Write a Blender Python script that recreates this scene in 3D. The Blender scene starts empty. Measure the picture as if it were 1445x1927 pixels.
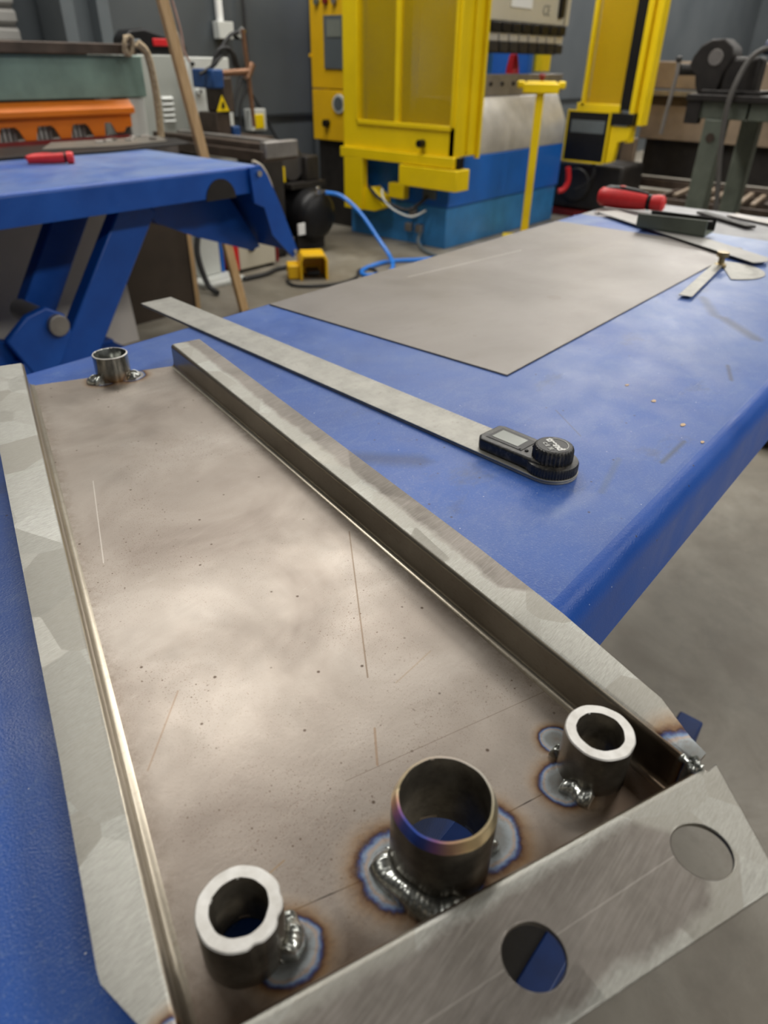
import bpy, bmesh, math, random
from mathutils import Vector, Matrix
random.seed(7)
SC = bpy.context.scene
COL = SC.collection
R = math.radians
V = Vector

# ------------------------------------------------------------------ camera
# room frame: X runs along the benches and the press, Y across to the left wall, Z up, metres
pitch, roll, yaw = R(33.2), R(1.0), R(39.4)
hd = V((math.cos(yaw), math.sin(yaw), 0)); r0 = V((math.sin(yaw), -math.cos(yaw), 0)); Zv = V((0, 0, 1))
fw = hd*math.cos(pitch) - Zv*math.sin(pitch)
u0 = hd*math.sin(pitch) + Zv*math.cos(pitch)
rt = r0*math.cos(roll) + u0*math.sin(roll)
up = u0*math.cos(roll) - rt*math.sin(roll)
up = rt.cross(fw)
cam = bpy.data.cameras.new('camera'); camo = bpy.data.objects.new('camera', cam); COL.objects.link(camo)
camo.matrix_world = Matrix(((rt.x, up.x, -fw.x, 0), (rt.y, up.y, -fw.y, 0), (rt.z, up.z, -fw.z, 1.12), (0, 0, 0, 1)))
cam.sensor_fit = 'VERTICAL'; cam.sensor_height = 24.0; cam.lens = 1300/1927*24
cam.clip_start = 0.02
cam.dof.use_dof = True; cam.dof.focus_distance = 0.50; cam.dof.aperture_fstop = 5.2
SC.camera = camo

# ------------------------------------------------------------------ light
SC.view_settings.view_transform = 'Standard'
SC.view_settings.look = 'None'
SC.view_settings.gamma = 1.0
SC.view_settings.use_curve_mapping = False
SC.view_settings.exposure = 0.0
wd = bpy.data.worlds.new('room_ambience'); SC.world = wd; wd.use_nodes = True
wd.node_tree.nodes['Background'].inputs[0].default_value = (0.9, 0.95, 1.0, 1)
wd.node_tree.nodes['Background'].inputs[1].default_value = 0.25
CEIL = 4.3
def batten_or_fill(x, y, sx, sy, p, col=(1.0, 0.965, 0.905)):
    l = bpy.data.lights.new('batten_or_fill_light', 'AREA'); l.shape = 'RECTANGLE'; l.size = sx; l.size_y = sy
    l.energy = p; l.color = col
    o = bpy.data.objects.new('batten_or_fill_light', l); COL.objects.link(o); o.location = (x, y, CEIL-0.12)
    return o
for bx_, by_, pw in ((1.25, 3.15, 58), (2.9, 3.15, 66), (4.8, 3.0, 66), (7.4, 3.0, 100), (10.4, 3.0, 130), (13.4, 3.0, 140), (3.6, 0.4, 26), (6.4, -0.4, 60),
                     (10.4, -0.4, 90), (-1.4, 1.4, 14), (-0.6, -3.4, 85), (2.4, -3.4, 105), (5.4, -3.4, 95)):  # lamp behind camera and right-hand row: unseen fill added for front faces, pale board
    batten_or_fill(bx_, by_, 1.5, 0.60, pw)

# ------------------------------------------------------------------ helpers
WPOS = {}
def tag(o, label=None, cat=None, group=None, kind=None):
    if label: o['label'] = label
    if cat: o['category'] = cat
    if group: o['group'] = group
    if kind: o['kind'] = kind
    return o
def thing(name, label, cat, loc, group=None):
    o = bpy.data.objects.new(name, None); COL.objects.link(o); o.location = loc; o.empty_display_size = 0.05
    WPOS[o.name] = V(loc)
    return tag(o, label, cat, group)

class MB:
    def __init__(self): self.bm = bmesh.new(); self.mi = 0
    def face(self, pts):
        vs = [self.bm.verts.new(p) for p in pts]; f = self.bm.faces.new(vs); f.material_index = self.mi; return f
    def box(self, x0, x1, y0, y1, z0, z1):
        c = [(x, y, z) for x in (x0, x1) for y in (y0, y1) for z in (z0, z1)]
        v = [self.bm.verts.new(p) for p in c]
        for q in ((0,1,3,2), (4,6,7,5), (0,4,5,1), (2,3,7,6), (0,2,6,4), (1,5,7,3)):
            self.bm.faces.new([v[i] for i in q]).material_index = self.mi
        return self
    def obox(self, c, ax, ay, az):          # oriented box: centre and three half-axis vectors
        c, ax, ay, az = V(c), V(ax), V(ay), V(az)
        v = [self.bm.verts.new(c+ax*i+ay*j+az*k) for i in (-1, 1) for j in (-1, 1) for k in (-1, 1)]
        for q in ((0,1,3,2), (4,6,7,5), (0,4,5,1), (2,3,7,6), (0,2,6,4), (1,5,7,3)):
            self.bm.faces.new([v[i] for i in q]).material_index = self.mi
        return self
    def bar(self, a, b, w, h, upv=(0, 0, 1)):
        a, b = V(a), V(b); d = b-a; L = d.length; d.normalize()
        s = d.cross(V(upv)).normalized(); u = s.cross(d)
        return self.obox((a+b)/2, d*L/2, s*w/2, u*h/2)
    def prism(self, poly, ext, lift):       # poly of 3D points, ext vector
        a = [self.bm.verts.new(lift(*p)) for p in poly]; e = V(ext)
        b = [self.bm.verts.new(v.co+e) for v in a]
        n = len(a)
        self.bm.faces.new(a).material_index = self.mi; self.bm.faces.new(list(reversed(b))).material_index = self.mi
        for i in range(n):
            self.bm.faces.new((a[i], b[i], b[(i+1) % n], a[(i+1) % n])).material_index = self.mi
        return self
    def rings(self, rings, close=True, cap=True):
        rv = [[self.bm.verts.new(p) for p in r] for r in rings]
        n = len(rv[0])
        for i in range(len(rv)-1):
            for j in range(n if close else n-1):
                self.bm.faces.new((rv[i][j], rv[i][(j+1) % n], rv[i+1][(j+1) % n], rv[i+1][j])).material_index = self.mi
        if cap and close:
            self.bm.faces.new(list(reversed(rv[0]))).material_index = self.mi
            self.bm.faces.new(rv[-1]).material_index = self.mi
        return self
    def tube(self, pts, r, n=10, smoothp=True):
        pts = [V(p) for p in pts]
        if smoothp and len(pts) > 2: pts = spline(pts, 6)
        rr = r if callable(r) else (lambda t: r)
        rings = []; prev = None
        for i, p in enumerate(pts):
            d = (pts[min(i+1, len(pts)-1)] - pts[max(i-1, 0)])
            if d.length < 1e-9: d = V((0, 0, 1))
            d.normalize()
            if prev is None:
                s = d.orthogonal().normalized()
            else:
                s = (prev - d*prev.dot(d)).normalized()
            prev = s; u = d.cross(s); q = rr(i/(len(pts)-1))
            rings.append([p + (s*math.cos(a)+u*math.sin(a))*q for a in [2*math.pi*k/n for k in range(n)]])
        return self.rings(rings)
    def cyl(self, a, b, r, r2=None, n=24):
        r2 = r if r2 is None else r2
        return self.tube([a, b], (lambda t: r+(r2-r)*t), n, False)
    def lathe(self, prof, c, axis=(0, 0, 1), n=40, rfun=None, closed=False):
        ax = V(axis).normalized(); s = ax.orthogonal().normalized(); u = ax.cross(s); c = V(c)
        cols = []
        for (r, h) in prof:
            cols.append([c + ax*h + (s*math.cos(a)+u*math.sin(a))*(r if rfun is None else rfun(r, h, a)) for a in [2*math.pi*k/n for k in range(n)]])
        if closed: cols.append(cols[0])
        rv = [[self.bm.verts.new(p) for p in r] for r in (cols[:-1] if closed else cols)]
        if closed: rv.append(rv[0])
        for i in range(len(rv)-1):
            for j in range(n):
                self.bm.faces.new((rv[i][j], rv[i][(j+1) % n], rv[i+1][(j+1) % n], rv[i+1][j])).material_index = self.mi
        if not closed:
            if prof[0][0] > 1e-6: self.bm.faces.new(list(reversed(rv[0]))).material_index = self.mi
            if prof[-1][0] > 1e-6: self.bm.faces.new(rv[-1]).material_index = self.mi
        return self
    def build(self, name, mats, parent=None, origin=None, bevel=0, seg=2, ang=35, label=None, displace=None):
        bm = self.bm
        bmesh.ops.remove_doubles(bm, verts=bm.verts, dist=1e-6)
        bmesh.ops.recalc_face_normals(bm, faces=bm.faces)
        if origin is None:
            if parent is not None and origin is None and parent.get('_shared'): origin = WPOS[parent.name]
            else:
                xs = [v.co for v in bm.verts]
                origin = V(((min(c.x for c in xs)+max(c.x for c in xs))/2, (min(c.y for c in xs)+max(c.y for c in xs))/2, min(c.z for c in xs)))
        origin = V(origin)
        for v in bm.verts: v.co -= origin
        for f in bm.faces: f.smooth = True
        for e in bm.edges:
            if len(e.link_faces) != 2 or e.calc_face_angle(3.14) > R(ang): e.smooth = False
        me = bpy.data.meshes.new(name); bm.to_mesh(me); bm.free()
        return link_mesh(name, me, mats, parent, origin, bevel, seg, label)

def link_mesh(name, me, mats, parent, origin, bevel=0, seg=2, label=None):
    for m in (mats if isinstance(mats, (list, tuple)) else [mats]): me.materials.append(m)
    o = bpy.data.objects.new(name, me); COL.objects.link(o)
    WPOS[o.name] = V(origin)
    if parent is not None:
        o.parent = parent; o.location = V(origin) - WPOS[parent.name]
    else: o.location = origin
    if bevel:
        b = o.modifiers.new('bevel', 'BEVEL'); b.width = bevel; b.segments = seg; b.limit_method = 'ANGLE'; b.angle_limit = R(40)
    if label: o['label'] = label
    return o

def spline(pts, k):
    out = []
    n = len(pts)
    for i in range(n-1):
        p0, p1, p2, p3 = pts[max(i-1, 0)], pts[i], pts[i+1], pts[min(i+2, n-1)]
        for j in range(k):
            t = j/k
            out.append(0.5*((2*p1)+(p2-p0)*t+(2*p0-5*p1+4*p2-p3)*t*t+(-p0+3*p1-3*p2+p3)*t**3))
    out.append(pts[-1])
    return out

def curve_to_mesh(cu):
    tmp = bpy.data.objects.new('tmp', cu); COL.objects.link(tmp)
    dg = bpy.context.evaluated_depsgraph_get(); dg.update()
    me = bpy.data.meshes.new_from_object(tmp.evaluated_get(dg))
    COL.objects.unlink(tmp); bpy.data.objects.remove(tmp); bpy.data.curves.remove(cu)
    return me
def plate(name, outline, holes, z0, z1, mats, parent=None, origin=(0, 0, 0), edge=0.0003, label=None):
    """flat plate with round holes; outline [(x,y)], holes [(x,y,r)]"""
    cu = bpy.data.curves.new(name, 'CURVE'); cu.dimensions = '2D'; cu.fill_mode = 'BOTH'
    cu.extrude = (z1-z0)/2 - edge; cu.bevel_depth = edge; cu.bevel_resolution = 1; cu.offset = -edge
    for loop in [outline] + [[(cx+r*math.cos(2*math.pi*k/64), cy+r*math.sin(2*math.pi*k/64)) for k in range(64)] for cx, cy, r in holes]:
        s = cu.splines.new('POLY'); s.points.add(len(loop)-1)
        for p, (x, y) in zip(s.points, loop): p.co = (x, y, 0, 1)
        s.use_cyclic_u = True
    me = curve_to_mesh(cu)
    origin = V(origin)
    me.transform(Matrix.Translation(V((0, 0, (z0+z1)/2)) - origin))
    me.materials.clear()
    return link_mesh(name, me, mats, parent, origin, label=label)
def text(name, body, size, origin, xdir, ydir, m, parent, depth=0.0002, align='CENTER', bold=0.0, label=None):
    cu = bpy.data.curves.new(name, 'FONT'); cu.body = body; cu.size = size; cu.extrude = depth; cu.align_x = align; cu.align_y = 'CENTER'
    cu.offset = bold
    me = curve_to_mesh(cu)
    x = V(xdir).normalized(); z = x.cross(V(ydir)).normalized(); y = z.cross(x)
    me.transform(Matrix(((x.x, y.x, z.x, 0), (x.y, y.y, z.y, 0), (x.z, y.z, z.z, 0), (0, 0, 0, 1))))
    me.materials.clear()
    return link_mesh(name, me, m, parent, V(origin), label=label)

# ------------------------------------------------------------------ node helpers
class NT:
    def __init__(self, name):
        self.m = bpy.data.materials.new(name); self.m.use_nodes = True
        self.t = self.m.node_tree; self.b = self.t.nodes['Principled BSDF']
        self.co = None
    def n(self, typ, **kw):
        x = self.t.nodes.new(typ)
        for k, v in kw.items(): setattr(x, k, v)
        return x
    def l(self, a, b): self.t.links.new(a, b)
    def set(self, sock, v):
        if hasattr(v, 'is_output'): self.l(v, sock)
        else: sock.default_value = v
    def coord(self):
        if self.co is None: self.co = self.n('ShaderNodeTexCoord').outputs['Object']
        return self.co
    def mp(self, scale=(1, 1, 1), rot=(0, 0, 0), loc=(0, 0, 0), src=None):
        x = self.n('ShaderNodeMapping'); self.l(src or self.coord(), x.inputs[0])
        x.inputs['Scale'].default_value = scale; x.inputs['Rotation'].default_value = rot; x.inputs['Location'].default_value = loc
        return x.outputs[0]
    def noise(self, scale, detail=3, rough=0.5, src=None, dist=0):
        x = self.n('ShaderNodeTexNoise'); self.l(src or self.coord(), x.inputs['Vector'])
        x.inputs['Scale'].default_value = scale; x.inputs['Detail'].default_value = detail
        x.inputs['Roughness'].default_value = rough; x.inputs['Distortion'].default_value = dist
        return x.outputs['Fac']
    def ramp(self, f, stops, interp='LINEAR'):
        x = self.n('ShaderNodeValToRGB'); self.l(f, x.inputs[0]); e = x.color_ramp; e.interpolation = interp
        while len(e.elements) < len(stops): e.elements.new(0.5)
        for el, (p, c) in zip(e.elements, stops):
            el.position = p; el.color = (c, c, c, 1) if not isinstance(c, (tuple, list)) else (*c, 1)
        return x.outputs[0]
    def mix(self, f, a, b, typ='MIX'):
        x = self.n('ShaderNodeMix', data_type='RGBA', blend_type=typ)
        self.set(x.inputs[0], f)
        for s, v in ((x.inputs[6], a), (x.inputs[7], b)):
            if isinstance(v, (tuple, list)): s.default_value = (*v, 1)
            else: self.l(v, s)
        return x.outputs[2]
    def math(self, op, a, b=0.0, clamp=False):
        x = self.n('ShaderNodeMath', operation=op); x.use_clamp = bool(clamp)
        self.set(x.inputs[0], a); self.set(x.inputs[1], b); return x.outputs[0]
    def bump(self, h, strength=0.2, dist=0.001, prev=None):
        x = self.n('ShaderNodeBump'); self.l(h, x.inputs['Height']); x.inputs['Strength'].default_value = strength
        x.inputs['Distance'].default_value = dist
        if prev is not None: self.l(prev, x.inputs['Normal'])
        return x.outputs[0]
    def out(self, col=None, metal=0.0, rough=0.5, normal=None, alpha=None, spec=None, coat=None):
        b = self.b
        if col is not None:
            if isinstance(col, (tuple, list)): b.inputs['Base Color'].default_value = (*col, 1)
            else: self.l(col, b.inputs['Base Color'])
        self.set(b.inputs['Metallic'], metal); self.set(b.inputs['Roughness'], rough)
        if normal is not None: self.l(normal, b.inputs['Normal'])
        if alpha is not None: self.set(b.inputs['Alpha'], alpha)
        if spec is not None: b.inputs['Specular IOR Level'].default_value = spec
        if coat is not None: b.inputs['Coat Weight'].default_value = coat
        return self.m
    def sep(self):
        x = self.n('ShaderNodeSeparateXYZ'); self.l(self.coord(), x.inputs[0]); return x.outputs
    def segment(self, a, b, w, soft=0.5, wob=0.0):
        """0..1 mask of a thin straight mark from a to b (object XY)"""
        X, Y, _ = self.sep()
        ax, ay = a; bx, by = b; L = math.hypot(bx-ax, by-ay); dx, dy = (bx-ax)/L, (by-ay)/L
        px = self.math('SUBTRACT', X, ax); py = self.math('SUBTRACT', Y, ay)
        along = self.math('ADD', self.math('MULTIPLY', px, dx), self.math('MULTIPLY', py, dy))
        per = self.math('ABSOLUTE', self.math('SUBTRACT', self.math('MULTIPLY', py, dx), self.math('MULTIPLY', px, dy)))
        off = self.math('MAXIMUM', self.math('SUBTRACT', self.math('ABSOLUTE', self.math('SUBTRACT', along, L/2)), L/2), 0.0)
        d = self.math('ADD', per, off)
        return self.math('SUBTRACT', 1.0, self.math('MULTIPLY', self.math('SUBTRACT', d, w*(1-soft)), 1/(w*soft+1e-6), True), 0.0)

def flat(name, col, metal=0.0, rough=0.5, var=0.15, scale=12, bump=0.0, bscale=200, spec=None):
    m = NT(name)
    n = m.noise(scale, 4, 0.6)
    dark = tuple(c*(1-var) for c in col); light = tuple(min(1, c*(1+var)) for c in col)
    c = m.ramp(n, [(0.3, dark), (0.7, light)])
    nm = m.bump(m.noise(bscale, 2), bump, 0.001) if bump else None
    return m.out(c, metal, rough, nm, spec=spec)

def heat(m, base, blobs, soot=()):
    """temper colours: rings around each weld spot; blobs (x, y, r)"""
    X, Y, _ = m.sep()
    wob = m.math('MULTIPLY', m.math('SUBTRACT', m.noise(90, 3, 0.6), 0.5), 0.34)
    def field(bl):
        cur = None
        for (x, y, r) in bl:
            dx = m.math('SUBTRACT', X, x); dy = m.math('SUBTRACT', Y, y)
            d = m.math('SQRT', m.math('ADD', m.math('MULTIPLY', dx, dx), m.math('MULTIPLY', dy, dy)))
            d = m.math('MULTIPLY', d, 1/r)
            cur = d if cur is None else m.math('MINIMUM', cur, d)
        return cur
    t = m.math('MULTIPLY', m.math('ADD', field(blobs), wob), 0.5)      # 0..2 -> 0..1
    col = m.ramp(t, [(0.0, (0.13, 0.13, 0.12)), (0.24, (0.17, 0.18, 0.18)), (0.35, (0.29, 0.325, 0.345)), (0.395, (0.37, 0.295, 0.25)),
                     (0.43, (0.17, 0.245, 0.37)), (0.465, (0.03, 0.045, 0.15)), (0.493, (0.045, 0.022, 0.022)), (0.52, (0.12, 0.055, 0.02)),
                     (0.58, (0.24, 0.145, 0.07)), (0.78, (0.40, 0.33, 0.26))])
    col = m.mix(m.ramp(m.noise(240, 4, 0.7), [(0.5, 0.0), (0.7, 0.5)]), col, (0.14, 0.10, 0.075))
    f = m.ramp(t, [(0.0, 0.95), (0.50, 0.95), (0.58, 0.65), (0.82, 0.0)])
    out = base
    if soot:
        ts = m.math('ADD', field(soot), wob)
        fs = m.ramp(ts, [(0.2, 0.85), (0.6, 0.5), (1.0, 0.0)])
        out = m.mix(fs, out, (0.075, 0.043, 0.022))
    return m.mix(f, out, col), t

# ------------------------------------------------------------------ materials
def make_pan():
    m = NT('mill_finish_steel')
    big = m.noise(9, 4, 0.6, dist=0.6)
    c = m.ramp(big, [(0.28, (0.225, 0.188, 0.160)), (0.52, (0.315, 0.275, 0.238)), (0.75, (0.405, 0.365, 0.325))])
    streak = m.noise(30, 4, 0.6, src=m.mp((1, 7, 1), (0, 0, R(-22))))
    c = m.mix(m.ramp(streak, [(0.5, 0.0), (0.72, 0.35)]), c, (0.30, 0.265, 0.23))
    # fine pits and mill specks
    sp = m.noise(1100, 2, 0.6)
    area = m.noise(11, 3, 0.6, src=m.mp(loc=(3, 1, 0)))
    c = m.mix(m.math('MULTIPLY', m.ramp(sp, [(0.60, 0.0), (0.68, 1.0)]), m.ramp(area, [(0.42, 0.12), (0.66, 0.85)])), c, (0.15, 0.10, 0.07))
    vo = m.n('ShaderNodeTexVoronoi'); m.l(m.coord(), vo.inputs['Vector']); vo.inputs['Scale'].default_value = 55
    c = m.mix(m.ramp(vo.outputs['Distance'], [(0.035, 0.9), (0.075, 0.0)]), c, (0.06, 0.035, 0.02))
    vo = m.n('ShaderNodeTexVoronoi'); m.l(m.mp(loc=(0.7, 0.2, 0)), vo.inputs['Vector']); vo.inputs['Scale'].default_value = 170
    c = m.mix(m.math('MULTIPLY', m.ramp(vo.outputs['Distance'], [(0.06, 0.9), (0.13, 0.0)]), m.ramp(area, [(0.45, 0.0), (0.62, 1.0)])), c, (0.09, 0.055, 0.035))
    # hairline scratches
    for ang, sc, thr in ((-20, 14, 0.70), (35, 9, 0.715), (72, 11, 0.72)):
        s = m.noise(sc, 3, 0.7, src=m.mp((4, 160, 1), (0, 0, R(ang))))
        c = m.mix(m.ramp(s, [(thr, 0.0), (thr+0.03, 0.5)]), c, (0.62, 0.57, 0.51))
    # scribed centre lines and scuffs
    for a, b, w, colr, st in (((0.084, 0.1376), (0.139, 0.1112), 0.0004, (0.03, 0.02, 0.015), 0.9), ((0.195, 0.0858), (0.236, 0.0695), 0.0004, (0.02, 0.012, 0.01), 1.0),
                              ((0.1633, 0.1571), (0.2963, 0.104), 0.0003, (0.16, 0.12, 0.09), 0.7),
                              ((0.3341, 0.3102), (0.2257, 0.196), 0.0007, (0.17, 0.12, 0.08), 0.8), ((0.1994, 0.1679), (0.1816, 0.1507), 0.0009, (0.22, 0.12, 0.05), 0.5),
                              ((0.2425, 0.5345), (0.1831, 0.4199), 0.0006, (0.7, 0.66, 0.6), 0.4), ((0.1438, 0.2748), (0.0999, 0.241), 0.0007, (0.24, 0.16, 0.10), 0.55),
                              ((0.2691, 0.1804), (0.2336, 0.1801), 0.0006, (0.27, 0.2, 0.13), 0.5), ((0.113, 0.150), (0.0875, 0.152), 0.0006, (0.26, 0.17, 0.08), 0.6)):
        c = m.mix(m.math('MULTIPLY', m.segment(a, b, w), st), c, colr)
    # grime lying along the inside of the two folds
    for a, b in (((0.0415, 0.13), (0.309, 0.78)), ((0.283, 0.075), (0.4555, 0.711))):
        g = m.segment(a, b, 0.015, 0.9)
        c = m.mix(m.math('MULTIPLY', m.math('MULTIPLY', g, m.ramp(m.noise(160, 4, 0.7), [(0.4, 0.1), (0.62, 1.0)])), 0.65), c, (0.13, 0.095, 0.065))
    c, t = heat(m, c, TINT, SOOT)
    rough = m.ramp(m.noise(16, 4, 0.6), [(0.3, 0.36), (0.7, 0.47)])
    nb = m.bump(m.noise(420, 3, 0.6), 0.06, 0.001)
    return m.out(c, 0.66, rough, nb)
def make_wall_steel():
    m = NT('folded_wall_steel')
    c = m.ramp(m.noise(14, 4, 0.6), [(0.3, (0.30, 0.265, 0.21)), (0.7, (0.42, 0.38, 0.31))])
    s = m.noise(40, 3, 0.6, src=m.mp((1, 6, 20)))
    c = m.mix(m.ramp(s, [(0.55, 0.0), (0.75, 0.4)]), c, (0.22, 0.18, 0.13))
    c, t = heat(m, c, TINT_WALL, SOOT)
    return m.out(c, 0.8, 0.30, m.bump(m.noise(300, 2), 0.04, 0.001))
def make_ground(name, rot, blobs, dull=(), tang=(0.375, 0.927, 0), base=0.0, soot=()):
    """angle-grinder finish: short strokes across the flange in overlapping passes; dull = unground strips (a, b, width)"""
    m = NT(name)
    st = m.noise(60, 4, 0.7, src=m.mp((2.2, 26, 1), (0, 0, rot)), dist=0.5)
    st2 = m.noise(150, 3, 0.7, src=m.mp((1.5, 22, 1), (0, 0, rot+R(18))), dist=0.3)
    c = m.ramp(st, [(0.3, (0.235, 0.235, 0.212)), (0.7, (0.40, 0.40, 0.37))])
    c = m.mix(m.ramp(st2, [(0.42, 0.0), (0.7, 0.5)]), c, (0.56, 0.56, 0.53))
    vo = m.n('ShaderNodeTexVoronoi'); m.l(m.mp((1, 1, 1), (0, 0, rot)), vo.inputs['Vector']); vo.inputs['Scale'].default_value = 21
    sx = m.n('ShaderNodeSeparateColor'); m.l(vo.outputs['Color'], sx.inputs[0])
    c = m.mix(m.math('MULTIPLY', sx.outputs[0], 0.65), c, (0.22, 0.205, 0.175))
    rough = m.math('ADD', m.math('MULTIPLY', sx.outputs[1], 0.12), m.math('ADD', m.math('MULTIPLY', st, 0.25), 0.20))
    if dull:
        mill = m.ramp(m.noise(22, 5, 0.65), [(0.3, (0.135, 0.122, 0.108)), (0.7, (0.22, 0.20, 0.18))])
        mill = m.mix(m.ramp(m.noise(30, 3, 0.6, src=m.mp((1.5, 24, 1), (0, 0, R(-22)))), [(0.45, 0.0), (0.75, 0.35)]), mill, (0.33, 0.31, 0.285))
        f = None
        wv = m.math('MULTIPLY', m.math('SUBTRACT', m.noise(38, 4, 0.7), 0.5), 0.9)
        for (a, b, w, st_) in dull:
            g = m.math('MULTIPLY', m.segment(a, b, w, 0.55), st_)
            f = g if f is None else m.math('MAXIMUM', f, g)
        f = m.ramp(m.math('ADD', f, wv), [(0.35, 0.0), (0.65, 1.0)])
        c = m.mix(f, c, mill)
        for (p, q, w) in (((0.215, 0.009), (0.09, 0.056), 0.0003),):
            c = m.mix(m.math('MULTIPLY', m.segment(p, q, w), 0.35), c, (0.5, 0.48, 0.44))
    if blobs or soot: c, t = heat(m, c, blobs, soot)
    nb = m.bump(st, 0.16, 0.0006); nb = m.bump(st2, 0.12, 0.0004, nb)
    cx = m.n('ShaderNodeCombineXYZ')
    for k in range(3): cx.inputs[k].default_value = tang[k]
    m.l(cx.outputs[0], m.b.inputs['Tangent']); m.b.inputs['Anisotropic'].default_value = 0.75
    return m.out(c, 0.92, rough, nb)
def make_paint(name, dust=1.0, shift=(0, 0, 0), sheen_grad=(-0.15, 0.62)):
    m = NT(name)
    c = m.ramp(m.noise(5, 4, 0.6), [(0.3, (0.004, 0.062, 0.33)), (0.7, (0.007, 0.095, 0.46))])
    X, Y, Z = m.sep()
    if dust:
        gx = m.n('ShaderNodeSeparateXYZ'); m.l(m.n('ShaderNodeNewGeometry').outputs['True Normal'], gx.inputs[0])
        flat_ = m.math('MULTIPLY', m.math('GREATER_THAN', gx.outputs[2], 0.985), dust)      # dust and swarf lie only on the level top
        d1 = m.noise(3.2, 6, 0.65, src=m.mp(loc=shift), dist=0.7)
        along = m.math('MULTIPLY', m.math('ADD', X, sheen_grad[0]), sheen_grad[1], True)  # paler towards the far end: reflected sheen put into the dust colour
        dust_sheen = m.math('MULTIPLY', m.ramp(d1, [(0.30, 0.15), (0.72, 1.0)]), m.math('ADD', m.math('MULTIPLY', along, 0.80), 0.12))
        c = m.mix(m.math('MULTIPLY', dust_sheen, flat_), c, (0.30, 0.38, 0.54))
        fine = m.noise(26, 6, 0.8, src=m.mp((1, 1.6, 1), (0, 0, R(25))), dist=0.8)
        c = m.mix(m.math('MULTIPLY', m.ramp(fine, [(0.50, 0.0), (0.80, 0.42)]), flat_), c, (0.19, 0.28, 0.48))
        powder = m.noise(420, 3, 0.7)
        c = m.mix(m.math('MULTIPLY', m.ramp(powder, [(0.55, 0.0), (0.70, 0.32)]), flat_), c, (0.26, 0.34, 0.52))
        grime = m.noise(7, 6, 0.7, src=m.mp((1, 1.8, 1), loc=(5, 2, 0)))
        c = m.mix(m.math('MULTIPLY', m.ramp(grime, [(0.60, 0.0), (0.74, 0.45)]), flat_), c, (0.07, 0.075, 0.08))
        vo = m.n('ShaderNodeTexVoronoi'); m.l(m.mp(loc=(0.3, 0.1, 0)), vo.inputs['Vector']); vo.inputs['Scale'].default_value = 38
        c = m.mix(m.ramp(vo.outputs['Distance'], [(0.03, 0.9), (0.055, 0.0)]), c, (0.035, 0.03, 0.04))
        vo = m.n('ShaderNodeTexVoronoi'); m.l(m.mp(loc=(1.3, 2.1, 0)), vo.inputs['Vector']); vo.inputs['Scale'].default_value = 60
        c = m.mix(m.ramp(vo.outputs['Distance'], [(0.02, 0.8), (0.04, 0.0)]), c, (0.75, 0.78, 0.85))
        for ang, sc, thr in ((20, 3.2, 0.715), (-48, 2.6, 0.72), (80, 3.0, 0.72)):
            s = m.noise(sc, 4, 0.7, src=m.mp((3, 90, 1), (0, 0, R(ang)), loc=(ang, 0, 0)))
            c = m.mix(m.math('MULTIPLY', m.ramp(s, [(thr, 0.0), (thr+0.02, 0.5)]), flat_), c, (0.42, 0.50, 0.68))
        for a, b, w, colr, st in SCUFFS:
            if dust == 1.0: c = m.mix(m.math('MULTIPLY', m.segment(a, b, w, 0.8), st), c, colr)
    nb = m.bump(m.noise(650, 2, 0.5), 0.32 if dust else 0.1, 0.0008)
    rough = m.ramp(m.noise(20, 4), [(0.3, 0.34), (0.7, 0.46)])
    return m, c, rough, nb
# dark rubbed marks on the bench top: (from, to, width, colour, strength)
SCUFFS = [((1.13, 0.27), (1.06, 0.20), 0.014, (0.06, 0.06, 0.075), 0.6), ((1.22, 0.33), (1.13, 0.28), 0.012, (0.08, 0.085, 0.10), 0.5), ((0.60, 0.20), (0.53, 0.185), 0.005, (0.10, 0.13, 0.12), 0.3),
          ((0.62, 0.165), (0.68, 0.165), 0.004, (0.05, 0.06, 0.06), 0.6), ((0.40, 0.44), (0.47, 0.34), 0.018, (0.03, 0.035, 0.05), 0.45), ((0.66, 0.30), (0.62, 0.25), 0.0012, (0.05, 0.06, 0.10), 0.6),
          ((0.93, 0.20), (0.88, 0.18), 0.004, (0.06, 0.06, 0.07), 0.6), ((0.52, 0.19), (0.47, 0.20), 0.012, (0.36, 0.42, 0.52), 0.15)]
def make_mesh_panel():
    """perforated yellow sheet: staggered round holes"""
    m = NT('perforated_yellow_sheet')
    X, Y, Z = m.sep()
    P = 0.012
    hole = None
    for oy, oz in ((0, 0), (0.5, 0.5)):
        fy = m.math('SUBTRACT', m.math('FRACT', m.math('ADD', m.math('MULTIPLY', Y, 1/P), oy+100)), 0.5)
        fz = m.math('SUBTRACT', m.math('FRACT', m.math('ADD', m.math('MULTIPLY', Z, 0.58/P), oz+100)), 0.5)
        fz = m.math('MULTIPLY', fz, 1.72)
        d = m.math('SQRT', m.math('ADD', m.math('MULTIPLY', fy, fy), m.math('MULTIPLY', fz, fz)))
        h = m.math('LESS_THAN', d, 0.35)
        hole = h if hole is None else m.math('MAXIMUM', hole, h)
    return m.out((0.60, 0.42, 0.005), 0.0, 0.4, alpha=m.math('SUBTRACT', 1.0, hole))

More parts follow.
